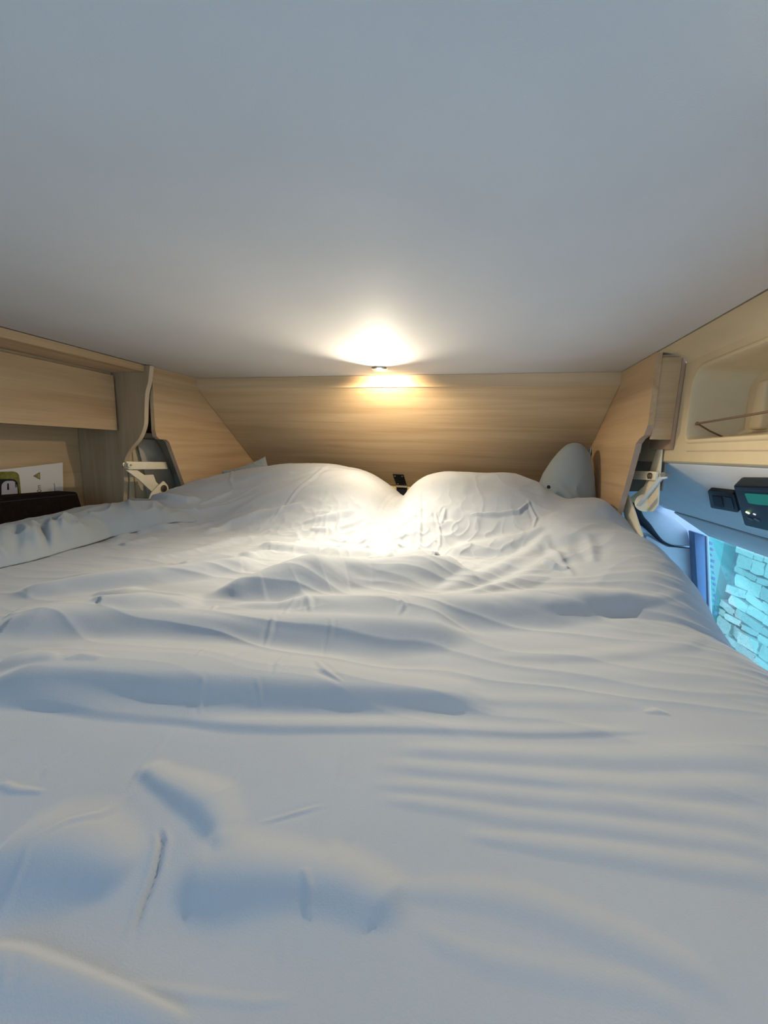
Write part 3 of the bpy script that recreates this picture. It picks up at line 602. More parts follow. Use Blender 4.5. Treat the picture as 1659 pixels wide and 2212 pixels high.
# each fold: crest points (x, y, width of its near flank), slope of that flank, far flank as a multiple of the near one
FOLDS = [
 ([(-1.034, 0.970, 0.0204), (-1.017, 1.009, 0.0260), (-0.980, 1.041, 0.0210), (-0.940, 1.069, 0.0135)], .4, 1.0),
 ([(-0.963, 0.852, 0.0234), (-0.952, 0.897, 0.0367), (-0.926, 0.947, 0.0234)], .4, 1.0),
 ([(-1.154, 1.146, 0.0115), (-1.076, 1.164, 0.0190), (-1.018, 1.185, 0.0173), (-0.985, 1.222, 0.0075)], .9, 1.0),
 ([(-1.061, 1.073, 0.0086), (-1.016, 1.127, 0.0161), (-0.957, 1.171, 0.0092)], .6, 1.0),
 ([(-0.569, 0.297, 0.0480), (-0.539, 0.306, 0.0488), (-0.501, 0.317, 0.0503), (-0.461, 0.327, 0.0512), (-0.405, 0.339, 0.0516), (-0.350, 0.351, 0.0513), (-0.294, 0.361, 0.0523), (-0.213, 0.380, 0.0456), (-0.132, 0.397, 0.0364), (-0.051, 0.413, 0.0284), (0.002, 0.422, 0.0246), (0.033, 0.418, 0.0162), (0.058, 0.411, 0.0048)], .60, 2.4),
 ([(-0.513, 0.273, 0.0086), (-0.494, 0.278, 0.0104), (-0.454, 0.287, 0.0119), (-0.409, 0.292, 0.0129), (-0.369, 0.295, 0.0120), (-0.282, 0.309, 0.0106), (-0.231, 0.315, 0.0127), (-0.183, 0.325, 0.0121), (-0.137, 0.338, 0.0106), (-0.077, 0.354, 0.0106), (0.004, 0.373, 0.0095), (0.075, 0.389, 0.0085), (0.142, 0.410, 0.0079), (0.223, 0.438, 0.0046)], .40, 2.0),
 ([(-0.743, 0.397, 0.0413), (-0.708, 0.411, 0.0483), (-0.697, 0.423, 0.0564), (-0.658, 0.442, 0.0668), (-0.554, 0.473, 0.0623), (-0.440, 0.494, 0.0504), (-0.329, 0.516, 0.0553), (-0.220, 0.541, 0.0661), (-0.127, 0.563, 0.0752), (-0.040, 0.583, 0.0580), (0.032, 0.597, 0.0158)], .48, 1.6),
 ([(-0.459, 0.561, 0.0130), (-0.408, 0.569, 0.0285), (-0.329, 0.590, 0.0314), (-0.285, 0.612, 0.0576), (-0.203, 0.629, 0.0631), (-0.146, 0.639, 0.0688), (-0.048, 0.663, 0.0730), (0.034, 0.695, 0.0735), (0.120, 0.740, 0.0760), (0.208, 0.776, 0.0628), (0.295, 0.799, 0.0338), (0.360, 0.805, 0.0170), (0.395, 0.815, 0.0064)], .55, 1.2),
 ([(-0.630, 0.481, 0.0133), (-0.621, 0.506, 0.0402), (-0.567, 0.530, 0.0560), (-0.505, 0.547, 0.0503), (-0.456, 0.546, 0.0165)], .42, 1.5),
 ([(-0.499, 0.599, 0.0099), (-0.456, 0.639, 0.0493), (-0.416, 0.673, 0.0791), (-0.376, 0.716, 0.1064), (-0.335, 0.767, 0.1241), (-0.282, 0.802, 0.0987), (-0.223, 0.828, 0.0901), (-0.161, 0.846, 0.1013), (-0.101, 0.880, 0.1061), (-0.038, 0.917, 0.0878), (0.006, 0.955, 0.0382)], .6, 1.0),
 ([(-0.836, 0.491, 0.0174), (-0.815, 0.522, 0.0410), (-0.773, 0.568, 0.0483), (-0.718, 0.620, 0.0560), (-0.655, 0.676, 0.0583), (-0.593, 0.731, 0.0609), (-0.542, 0.798, 0.0590), (-0.484, 0.827, 0.0231)], .5, 1.2),
 ([(-0.699, 0.545, 0.0138), (-0.643, 0.573, 0.0321), (-0.566, 0.570, 0.0198), (-0.496, 0.577, 0.0094)], .45, 1.3),
 ([(-0.847, 0.596, 0.0142), (-0.750, 0.661, 0.0251), (-0.669, 0.762, 0.0278), (-0.604, 0.850, 0.0177)], .30, 1.3),
 ([(-0.794, 0.752, 0.0176), (-0.743, 0.848, 0.0292), (-0.709, 1.001, 0.0358), (-0.666, 1.084, 0.0195)], .30, 1.3),
 ([(-0.859, 1.046, 0.0260), (-0.813, 1.141, 0.0232), (-0.740, 1.196, 0.0190), (-0.664, 1.219, 0.0173), (-0.587, 1.262, 0.0075)], .55, 1.2),
 ([(-0.991, 1.142, 0.0063), (-0.924, 1.203, 0.0109), (-0.827, 1.265, 0.0069)], .5, 1.2),
 ([(-0.982, 1.191, 0.0069), (-0.906, 1.289, 0.0121), (-0.830, 1.311, 0.0081)], .5, 1.2),
 ([(-0.942, 1.358, 0.0115), (-0.820, 1.379, 0.0184), (-0.687, 1.394, 0.0138)], .5, 1.2),
 ([(-0.927, 1.145, 0.0069), (-0.850, 1.206, 0.0098), (-0.757, 1.237, 0.0086)], .45, 1.2),
 ([(-0.942, 1.040, 0.0107), (-0.895, 1.137, 0.0127), (-0.807, 1.198, 0.0086)], .45, 1.2),
 ([(-0.569, 1.178, 0.0058), (-0.517, 1.198, 0.0178), (-0.455, 1.216, 0.0213), (-0.391, 1.268, 0.0121)], .5, 1.0),
 ([(-0.522, 1.157, 0.0092), (-0.489, 1.156, 0.0175), (-0.461, 1.158, 0.0088)], .45, 1.0),
 ([(-0.430, 1.170, 0.0085), (-0.390, 1.204, 0.0146), (-0.350, 1.248, 0.0109)], .5, 1.0),
 ([(-0.604, 0.934, 0.0153), (-0.568, 0.980, 0.0420), (-0.484, 0.978, 0.0398), (-0.399, 0.977, 0.0378), (-0.293, 0.984, 0.0363), (-0.191, 0.991, 0.0222)], .5, 1.2),
 ([(-0.668, 0.731, 0.0152), (-0.628, 0.810, 0.0372), (-0.585, 0.852, 0.0345), (-0.526, 0.854, 0.0169)], .5, 1.2),
 ([(-0.587, 0.865, 0.0135), (-0.557, 0.862, 0.0302), (-0.552, 0.897, 0.0319), (-0.522, 0.943, 0.0147)], .5, 1.0),
 ([(-0.022, 1.251, 0.0052), (0.071, 1.252, 0.0098), (0.136, 1.260, 0.0104), (0.178, 1.308, 0.0063)], .9, 1.0),
 ([(-0.276, 0.929, 0.0206), (-0.199, 0.969, 0.0420), (-0.139, 0.981, 0.0578), (-0.091, 0.998, 0.0587), (-0.064, 0.990, 0.0212)], .6, 1.0),
 ([(-0.072, 1.063, 0.0243), (-0.010, 1.107, 0.0567), (0.055, 1.123, 0.0555), (0.099, 1.134, 0.0540), (0.157, 1.156, 0.0293), (0.208, 1.173, 0.0127)], .6, 1.2),
 ([(-0.070, 0.756, 0.0154), (-0.005, 0.838, 0.0300), (0.046, 0.913, 0.0406), (0.101, 0.980, 0.0489), (0.165, 1.076, 0.0434), (0.209, 1.146, 0.0144)], .5, 1.2),
 ([(-0.003, 0.754, 0.0150), (0.058, 0.824, 0.0272), (0.110, 0.882, 0.0329), (0.167, 0.955, 0.0412), (0.208, 1.001, 0.0407), (0.261, 1.050, 0.0239)], .4, 1.4),
 ([(0.145, 1.038, 0.0289), (0.199, 1.107, 0.0895), (0.241, 1.150, 0.1122), (0.289, 1.214, 0.1140), (0.360, 1.327, 0.1271), (0.654, 2.205, 0.0390)], .32, 1.0),
 ([(0.308, 1.179, 0.0196), (0.347, 1.247, 0.1013), (0.397, 1.313, 0.1430), (0.717, 2.185, 0.0390)], .3, 1.0),
 ([(0.167, 0.958, 0.0092), (0.193, 0.934, 0.0165), (0.219, 0.914, 0.0076)], .5, 1.0),
 ([(-0.155, 0.676, 0.0132), (-0.071, 0.717, 0.0230), (0.017, 0.776, 0.0305), (0.104, 0.844, 0.0253), (0.188, 0.903, 0.0154)], .35, 1.3),
 ([(0.115, 0.705, 0.0170), (0.228, 0.754, 0.0243), (0.330, 0.787, 0.0140), (0.438, 0.855, 0.0136)], .18, 1.5),
 ([(0.024, 0.532, 0.0078), (0.115, 0.553, 0.0160), (0.182, 0.577, 0.0186), (0.256, 0.617, 0.0210), (0.339, 0.665, 0.0211), (0.442, 0.760, 0.0070)], .22, 1.6),
 ([(0.002, 0.421, 0.0101), (0.109, 0.451, 0.0146), (0.179, 0.472, 0.0159), (0.219, 0.474, 0.0063)], .16, 1.6),
 ([(0.206, 0.463, 0.0029), (0.223, 0.470, 0.0072), (0.236, 0.468, 0.0030)], .45, 1.2),
 ([(-0.059, 0.463, 0.0104), (0.059, 0.487, 0.0170), (0.243, 0.549, 0.0208), (0.365, 0.579, 0.0118)], .10, 1.8),
 ([(-0.070, 0.326, 0.0081), (0.005, 0.342, 0.0126), (0.092, 0.362, 0.0147), (0.181, 0.386, 0.0165), (0.320, 0.427, 0.0201)], .22, 1.3),
 ([(-0.082, 0.304, 0.0073), (0.006, 0.318, 0.0111), (0.107, 0.336, 0.0128), (0.167, 0.348, 0.0138), (0.292, 0.383, 0.0183)], .22, 1.3),
 ([(-0.080, 0.282, 0.0064), (0.007, 0.299, 0.0109), (0.083, 0.310, 0.0121), (0.159, 0.326, 0.0143), (0.194, 0.330, 0.0148), (0.263, 0.337, 0.0157)], .22, 1.2),
 ([(-0.072, 0.270, 0.0059), (-0.011, 0.279, 0.0098), (0.044, 0.284, 0.0105), (0.097, 0.293, 0.0110), (0.149, 0.300, 0.0115), (0.249, 0.316, 0.0130)], .22, 1.2),
 ([(0.001, 0.258, 0.0050), (0.059, 0.266, 0.0100), (0.108, 0.273, 0.0119), (0.156, 0.279, 0.0132), (0.233, 0.291, 0.0147)], .24, 1.2),
 ([(-0.041, 0.207, 0.0053), (-0.011, 0.215, 0.0105), (0.024, 0.222, 0.0131), (0.053, 0.224, 0.0156), (0.093, 0.221, 0.0152), (0.118, 0.218, 0.0150), (0.140, 0.214, 0.0123), (0.160, 0.203, 0.0093)], .20, 1.2),
 ([(-0.023, 0.195, 0.0047), (-0.000, 0.190, 0.0085), (0.024, 0.189, 0.0102), (0.074, 0.194, 0.0104), (0.105, 0.198, 0.0107), (0.134, 0.194, 0.0085)], .15, 1.0),
 ([(-0.278, 0.248, 0.0093), (-0.245, 0.239, 0.0123), (-0.218, 0.234, 0.0157), (-0.194, 0.229, 0.0176), (-0.171, 0.216, 0.0134), (-0.154, 0.197, 0.0064)], .55, 1.8),
 ([(-0.182, 0.176, 0.0120), (-0.164, 0.185, 0.0258), (-0.144, 0.191, 0.0304), (-0.120, 0.198, 0.0248), (-0.095, 0.203, 0.0216), (-0.069, 0.205, 0.0230), (-0.040, 0.201, 0.0211), (-0.025, 0.190, 0.0109)], .37, 1.3),
 ([(-0.313, 0.154, 0.0237), (-0.303, 0.158, 0.0307), (-0.286, 0.167, 0.0407), (-0.265, 0.173, 0.0408), (-0.235, 0.175, 0.0303), (-0.207, 0.175, 0.0130)], .38, 1.2),
 ([(-0.097, 0.204, 0.0029), (-0.088, 0.194, 0.0048), (-0.082, 0.180, 0.0024)], .6, 0.8),
 ([(-0.261, 0.119, 0.0244), (-0.244, 0.121, 0.0279), (-0.232, 0.123, 0.0268), (-0.195, 0.125, 0.0217), (-0.159, 0.126, 0.0172), (-0.119, 0.125, 0.0130)], .28, 0.35),
 ([(-0.168, 0.131, 0.0022), (-0.133, 0.135, 0.0043), (-0.095, 0.141, 0.0039), (-0.072, 0.148, 0.0018)], .25, 1.0),
 ([(-0.587, 0.336, 0.0285), (-0.560, 0.344, 0.0383), (-0.512, 0.338, 0.0204), (-0.486, 0.333, 0.0073)], .28, 1.0),
 ([(-0.477, 0.334, 0.0060), (-0.469, 0.351, 0.0173), (-0.435, 0.350, 0.0071)], .25, 1.0),
 ([(-0.374, 0.203, 0.0049), (-0.356, 0.201, 0.0058), (-0.328, 0.206, 0.0033)], .45, 1.0),
 ([(-0.309, 0.247, 0.0063), (-0.344, 0.237, 0.0117), (-0.369, 0.220, 0.0116), (-0.375, 0.203, 0.0062)], .0, 1.0),
]
CREASES = [
 ([(-0.979, 0.841, 0.0176), (-1.067, 0.972, 0.0260), (-1.061, 1.062, 0.0115), (-1.072, 1.115, 0.0081)], .006),
 ([(-0.214, 0.204, 0.0016), (-0.205, 0.196, 0.0023), (-0.195, 0.180, 0.0023), (-0.189, 0.164, 0.0021), (-0.182, 0.149, 0.0013)], -.0065),
 ([(-0.590, 1.531, 0.0130), (-0.604, 1.370, 0.0081), (-0.639, 1.299, 0.0063), (-0.655, 1.242, 0.0058), (-0.678, 1.172, 0.0046)], .004),
 ([(-1.279, 1.911, 0.0001), (-0.947, 1.341, 0.0069), (-0.900, 1.299, 0.0052)], .004),
 ([(-0.188, 1.344, 0.0046), (-0.168, 1.230, 0.0058), (-0.141, 1.038, 0.0096)], .004),
 ([(-0.123, 1.251, 0.0035), (-0.099, 1.182, 0.0054), (-0.091, 1.131, 0.0047)], .004),
 ([(-0.218, 1.181, 0.0040), (-0.218, 1.110, 0.0120), (-0.207, 0.940, 0.0082)], .005),
 ([(0.167, 1.311, 0.0040), (0.186, 1.232, 0.0058), (0.171, 1.178, 0.0040)], .004),
 ([(-0.092, 1.269, 0.0052), (-0.094, 1.236, 0.0081), (-0.099, 1.206, 0.0053)], .005),
 ([(-0.283, 0.294, 0.0022), (-0.277, 0.267, 0.0032), (-0.275, 0.250, 0.0030), (-0.267, 0.230, 0.0021), (-0.264, 0.221, 0.0015)], .0018),
 ([(-0.265, 0.222, 0.0030), (-0.262, 0.208, 0.0038), (-0.265, 0.199, 0.0036), (-0.279, 0.187, 0.0027), (-0.287, 0.168, 0.0017)], .0022),
 ([(-0.285, 0.166, 0.0016), (-0.273, 0.147, 0.0021), (-0.266, 0.135, 0.0016)], .0016),
 ([(-0.189, 0.283, 0.0017), (-0.185, 0.250, 0.0024), (-0.193, 0.231, 0.0013)], .0013),
 ([(-0.108, 0.324, 0.0018), (-0.103, 0.299, 0.0026), (-0.097, 0.266, 0.0013)], .0014),
 ([(-0.103, 0.255, 0.0017), (-0.119, 0.245, 0.0020), (-0.145, 0.228, 0.0012)], .0016),
 ([(-0.352, 0.244, 0.0028), (-0.351, 0.225, 0.0038), (-0.345, 0.216, 0.0018)], .0016),
 ([(-0.179, 0.146, 0.0010), (-0.182, 0.135, 0.0014), (-0.186, 0.125, 0.0009)], .0010),
 ([(-0.295, 0.354, 0.0028), (-0.282, 0.336, 0.0034), (-0.269, 0.316, 0.0023)], .0016),
 ([(-0.290, 0.449, 0.0026), (-0.290, 0.430, 0.0037), (-0.287, 0.404, 0.0022)], .0016),
 ([(-0.301, 0.528, 0.0033), (-0.289, 0.494, 0.0045), (-0.279, 0.463, 0.0027)], .0020),
 ([(-0.303, 0.611, 0.0042), (-0.296, 0.576, 0.0057), (-0.290, 0.540, 0.0034)], .0024),
 ([(-0.285, 0.616, 0.0042), (-0.267, 0.588, 0.0057), (-0.252, 0.561, 0.0035)], .0024),
 ([(-0.207, 0.540, 0.0031), (-0.196, 0.504, 0.0042), (-0.188, 0.469, 0.0024)], .0018),
 ([(-0.237, 0.446, 0.0024), (-0.230, 0.413, 0.0042), (-0.218, 0.381, 0.0018)], .0020),
 ([(-0.189, 0.442, 0.0033), (-0.166, 0.411, 0.0048), (-0.138, 0.395, 0.0017)], .0022),
 ([(-0.235, 0.370, 0.0027), (-0.213, 0.344, 0.0024)], .0014),
 ([(-0.445, 0.575, 0.0044), (-0.417, 0.528, 0.0038)], .0020),
 ([(-0.349, 0.429, 0.0026), (-0.334, 0.390, 0.0023)], .0014),
 ([(-0.116, 0.632, 0.0038), (-0.106, 0.606, 0.0053), (-0.107, 0.579, 0.0033)], .0022),
 ([(0.197, 1.093, 0.0106), (0.207, 0.983, 0.0114), (0.222, 0.883, 0.0073)], .0040),
 ([(0.296, 1.097, 0.0150), (0.287, 1.022, 0.0165), (0.275, 0.945, 0.0097)], .0050),
 ([(-0.236, 0.121, 0.0016), (-0.230, 0.115, 0.0020), (-0.225, 0.110, 0.0012)], .0015),
 ([(-0.219, 0.123, 0.0020), (-0.219, 0.119, 0.0025), (-0.219, 0.114, 0.0014)], .0012),
 ([(-0.084, 0.231, 0.0054), (-0.081, 0.221, 0.0063), (-0.081, 0.213, 0.0036)], .0012),
 ([(-0.093, 0.171, 0.0023), (-0.090, 0.162, 0.0029), (-0.089, 0.157, 0.0016)], .0010),
]
def apply_folds(X, Y, x1, y1, folds, creases, asym=1.0):
    """X, Y on a regular (ny, nx) grid with axes x1, y1"""
    Z = np.zeros_like(X)
    def poly(pts, reach):
        px = [p[0] for p in pts]; py = [p[1] for p in pts]
        if x1 is None: i0, i1, j0, j1 = 0, X.shape[1], 0, X.shape[0]
        else: i0, i1 = np.searchsorted(x1, [min(px) - reach, max(px) + reach]); j0, j1 = np.searchsorted(y1, [min(py) - reach, max(py) + reach])
        if i1 <= i0 or j1 <= j0: return None
        xs = X[j0:j1, i0:i1]; ys = Y[j0:j1, i0:i1]
        best = np.full(xs.shape, 1e9); sd = np.zeros(xs.shape); wd = np.full(xs.shape, .01); tt = np.zeros(xs.shape)
        L = [0]
        for p, q in zip(pts, pts[1:]): L.append(L[-1] + math.hypot(q[0] - p[0], q[1] - p[1]))
        for k, (p, q) in enumerate(zip(pts, pts[1:])):
            dx, dy = q[0] - p[0], q[1] - p[1]; l2 = dx * dx + dy * dy + 1e-12
            t = np.clip(((xs - p[0]) * dx + (ys - p[1]) * dy) / l2, 0, 1)
            ex = xs - p[0] - t * dx; ey = ys - p[1] - t * dy; dd = np.hypot(ex, ey)
            m = dd < best; best[m] = dd[m]
            s = np.sign(dx * (ys - p[1]) - dy * (xs - p[0]))     # + is the left-hand (far) side
            sd[m] = (dd * s)[m]; wd[m] = (p[2] + (q[2] - p[2]) * t)[m]; tt[m] = ((L[k] + t * (L[k + 1] - L[k])) / L[-1])[m]
        return (slice(j0, j1), slice(i0, i1)), sd, wd, tt
    for pts, k, rf in folds:
        if k == 0: continue
        wm = max(p[2] for p in pts)
        if wm < .032 and pts[0][1] > .9: k = k * 1.7
        r = poly(pts, wm * max(1.15, rf) * 1.05 + .01)
        if r is None: continue
        sl, sd, wd, tt = r
        ww = np.where(sd > 0, wd * rf, wd * 1.1)
        u = np.clip(np.abs(sd) / ww, 0, 1)
        prof = 0.5 + 0.5 * np.cos(np.pi * u)
        end = sstep(0, .12, tt) * sstep(0, .12, 1 - tt)
        Z[sl] += k * wd * .72 * prof * end * asym
    for pts, h in creases:
        if pts[0][1] < .42: h = h * .5
        wm = max(p[2] for p in pts); r = poly(pts, wm * 5 + .004)
        if r is None: continue
        sl, sd, wd, tt = r
        w_ = np.maximum(wd * .75, .0014)
        Z[sl] += h * (np.exp(-(sd / w_) ** 2) - .55 * np.exp(-((np.abs(sd) - 2.2 * w_) / (1.2 * w_)) ** 2)) * np.sin(np.pi * np.clip(tt, 0, 1)) ** .5
    return Z
def soft_noise(X, Y):
    wx = X + .03 * perlin(X * 7, Y * 7, 1); wy = Y + .03 * perlin(X * 7 + 9, Y * 7, 2)
    Z = np.zeros_like(X)
    hot = gauss(X, Y, -.27, 1.13, .34, .16)                                   # the crumpled stretch between the pillows
    pil_ = sstep(1.12, 1.3, Y)
    Z += hot * (.0085 * ridged(wx * 11, wy * 9, 3) ** 3 + .0055 * ridged(wx * 21 + 4, wy * 17, 4) ** 3 + .004 * perlin(wx * 34, wy * 30, 5))
    # streaks that run from low left to high right over the left pillow
    c, s = math.cos(.55), math.sin(.55); u = wx * c + wy * s; v = -wx * s + wy * c
    lft = sstep(-.35, -.7, X) * sstep(.75, 1.1, Y)
    Z += lft * (.010 * perlin(u * 2.6, v * 13, 6) + .0065 * perlin(u * 5, v * 27, 7) + .003 * ridged(u * 3, v * 15, 16) ** 4)
    # pillow on the right: patchy creases
    rgt = sstep(-.25, -.1, X) * pil_
    Z += rgt * (.009 * perlin(wx * 8, wy * 7, 8) + .005 * perlin(wx * 19, wy * 13, 9) + .0025 * ridged(wx * 6, wy * 5, 15) ** 6)
    # swoops down from the right-hand corner
    c, s = math.cos(.75), math.sin(.75); u = wx * c + wy * s; v = -wx * s + wy * c
    sw2 = gauss(X, Y, .22, 1.08, .2, .2)
    Z += sw2 * .004 * ridged(u * 2.2, v * 9, 10) ** 2
    # long shallow ripples across the middle
    mid = sstep(.25, .5, Y) * sstep(1.15, .8, Y)
    Z += mid * (.0035 * perlin(wx * 1.6, wy * 10, 11) + .0018 * ridged(wx * 2.2, wy * 17, 12) ** 2)
    Z += sstep(.5, .8, Y) * (.0016 * perlin(wx * 9, wy * 30, 17) + .0010 * perlin(wx * 26, wy * 50, 18))
    Z += .0012 * perlin(X * 9, Y * 14, 13) * sstep(.1, .3, Y)
    # small pulls along the right edge of the mattress
    ed = sstep(.30, .40, X) * sstep(1.0, .8, Y)
    Z += ed * .002 * ridged(wx * 5, wy * 26, 14) ** 2
    return Z
HOLES = [((-0.2297, 0.1408), .09, .035, -.004), ((-0.1397, 0.162), .07, .03, -.004)]
def duvet_height(X, Y, x1, y1):
    Z = base_height(X, Y) + apply_folds(X, Y, x1, y1, FOLDS, CREASES) + soft_noise(X, Y)
    for (cx, cy), sx, sy, h in HOLES: Z += h * gauss(X, Y, cx, cy, sx, sy)
    return Z
def axis(parts):
    out = []
    for a0, a1, st_ in parts: out += list(np.arange(a0, a1 - 1e-9, st_))
    out.append(parts[-1][1]); return np.array(out)
def grid_mesh(name, x1, y1, Z, mat, parent, skirt=1.42):
    ny, nx = Z.shape; X, Y = np.meshgrid(x1, y1)
    co = np.stack([X, Y, Z], -1).reshape(-1, 3)
    idx = np.arange(nx * ny).reshape(ny, nx)
    q = np.stack([idx[:-1, :-1], idx[:-1, 1:], idx[1:, 1:], idx[1:, :-1]], -1).reshape(-1, 4)
    # a short hem turned down all round
    bd = np.concatenate([idx[0, :], idx[1:, -1], idx[-1, -2::-1], idx[-2:0:-1, 0]]); nb = len(bd)
    low = co[bd].copy(); low[:, 2] = np.minimum(low[:, 2] - 0.02, skirt)
    co = np.concatenate([co, low]); li = nx * ny + np.arange(nb)
    q2 = np.stack([bd, li, np.roll(li, -1), np.roll(bd, -1)], -1)
    q = np.concatenate([q, q2])
    me = bpy.data.meshes.new(name); me.vertices.add(len(co)); me.vertices.foreach_set('co', co.ravel())
    me.loops.add(q.size); me.loops.foreach_set('vertex_index', q.ravel().astype(np.int32))
    me.polygons.add(len(q)); me.polygons.foreach_set('loop_start', np.arange(0, q.size, 4, dtype=np.int32))
    me.update(calc_edges=True); me.polygons.foreach_set('use_smooth', np.ones(len(q), dtype=bool)); me.validate()
    me.materials.append(mat); return link(name, me, parent)
x1 = axis([(-1.135, -.45, .0038), (-.45, .30, .0022), (.30, .56, .0018)])
y1 = axis([(-.2, .1, .012), (.1, .5, .0014), (.5, 1.0, .0024), (1.0, 1.93, .0032)])
X, Y = np.meshgrid(x1, y1)
ZD = duvet_height(X, Y, x1, y1)
dv = grid_mesh('duvet', x1, y1, ZD, M['duvet'], None)
tag(dv, 'large rumpled blue-grey duvet spread over the whole bed and pillows', 'duvet')

# loose roll of sheet along the left edge, lying over the duvet's border
edge_px = [(-1.016, 0.5548), (-1.018, 0.6046), (-1.011, 0.6555), (-1.021, 0.7245), (-1.037, 0.8085), (-1.057, 0.9098), (-1.029, 0.9818), (-0.9768, 1.06), (-0.9303, 1.16)]
edge_px = sorted([(p[1], p[0]) for p in edge_px]); EY = [p[0] for p in edge_px]; EX = [p[1] for p in edge_px]
top_pts = [(0.6515, 1.534), (0.708, 1.538), (0.771, 1.54), (0.8556, 1.546), (0.9546, 1.557), (1.07, 1.55), (1.189, 1.562)]
top_pts = sorted([tuple(p) for p in top_pts]); TY = [p[0] for p in top_pts]; TZ = [p[1] for p in top_pts]
ROLL_FOLDS = [
 ([(-1.030, 0.735, 0.0084), (-0.987, 0.734, 0.0196), (-0.925, 0.730, 0.0084)], .8, 1.0), ([(-1.027, 0.759, 0.0084), (-1.059, 0.817, 0.0224), (-1.062, 0.863, 0.0112)], .7, 1.0),
 ([(-0.989, 0.809, 0.0112), (-0.963, 0.843, 0.0252), (-0.951, 0.888, 0.0112)], .8, 1.0), ([(-0.977, 0.603, 0.0112), (-0.978, 0.639, 0.0280), (-0.908, 0.628, 0.0112)], .6, 1.2),
 ([(-1.094, 0.660, 0.0112), (-1.097, 0.700, 0.0280), (-1.027, 0.698, 0.0112)], .5, 1.2), ([(-0.968, 0.759, 0.0112), (-0.963, 0.811, 0.0252), (-0.944, 0.846, 0.0112)], .6, 1.0)]
ROLL_CREASES = [
 ([(-1.022, 0.641, 0.0112), (-1.082, 0.686, 0.0168), (-1.143, 0.733, 0.0112)], -.007), ([(-0.922, 0.661, 0.0084), (-1.015, 0.722, 0.0112), (-1.126, 0.796, 0.0084)], .007),
 ([(-0.922, 0.661, 0.0084), (-0.971, 0.703, 0.0112), (-1.030, 0.755, 0.0084)], .006), ([(-0.922, 0.661, 0.0112), (-1.002, 0.701, 0.0140), (-1.102, 0.756, 0.0084)], -.006),
 ([(-0.923, 0.660, 0.0084), (-0.989, 0.682, 0.0112), (-1.112, 0.740, 0.0084)], .006), ([(-0.920, 0.662, 0.0084), (-0.931, 0.685, 0.0112), (-0.949, 0.716, 0.0084)], .006),
 ([(-0.816, 0.699, 0.0112), (-0.876, 0.783, 0.0168), (-0.956, 0.915, 0.0112)], .008), ([(-0.857, 0.668, 0.0084), (-0.907, 0.722, 0.0140), (-0.960, 0.773, 0.0084)], -.005)]
def sheet_roll():
    yy = np.arange(-.1, 1.165, .0035); ss = np.linspace(0, 1, 110); Sg, Yg = np.meshgrid(ss, yy)
    ex = np.interp(Yg, EY, EX) + .012 * perlin(Yg * 9, Yg * 0, 3)
    ex = np.minimum(ex, -.9); xl = -1.245
    Xg = ex + (xl - ex) * Sg
    Zb = base_height(Xg, Yg) + .004
    crest = np.interp(Yg, TY, TZ)
    fz = apply_folds(Xg, Yg, None, None, ROLL_FOLDS, ROLL_CREASES)
    up = 1 - (1 - np.clip(Sg / .42, 0, 1)) ** 2.6
    dn = sstep(.72, 1.0, Sg)
    wx = Xg + .03 * perlin(Xg * 8, Yg * 8, 1)
    cr = (.017 * ridged(wx * 7, Yg * 5, 21) ** 2.5 + .010 * ridged(wx * 15, Yg * 12, 22) ** 3 + .005 * perlin(wx * 12, Yg * 10, 23)) * (1 - .85 * sstep(.3, .6, Sg))
    Zt = Zb + (crest - Zb) * up * (1 - .6 * dn) + (cr - .006) * np.clip(Sg * 6, 0, 1) * (1 - dn)
    Zt = Zt + fz * np.clip(Sg * 8, 0, 1)
    Zt = np.maximum(Zt, Zb - .01)
    fade = sstep(1.165, 1.06, Yg)
    Zt = Zt * fade + (Zb - .012) * (1 - fade)
    ny, nx = Xg.shape; co = np.stack([Xg, Yg, Zt], -1).reshape(-1, 3); idx = np.arange(nx * ny).reshape(ny, nx)
    q = np.stack([idx[:-1, :-1], idx[1:, :-1], idx[1:, 1:], idx[:-1, 1:]], -1).reshape(-1, 4)
    me = bpy.data.meshes.new('rumpled_sheet'); me.from_pydata(co.tolist(), [], q.tolist())
    me.polygons.foreach_set('use_smooth', np.ones(len(q), dtype=bool)); me.materials.append(M['blanket'])
    o = link('rumpled_sheet', me)
    md = o.modifiers.new('thick', 'SOLIDIFY'); md.thickness = .004; md.offset = -1
    return tag(o, 'crumpled grey-blue sheet bunched along the left edge of the bed', 'sheet')
sheet_roll()

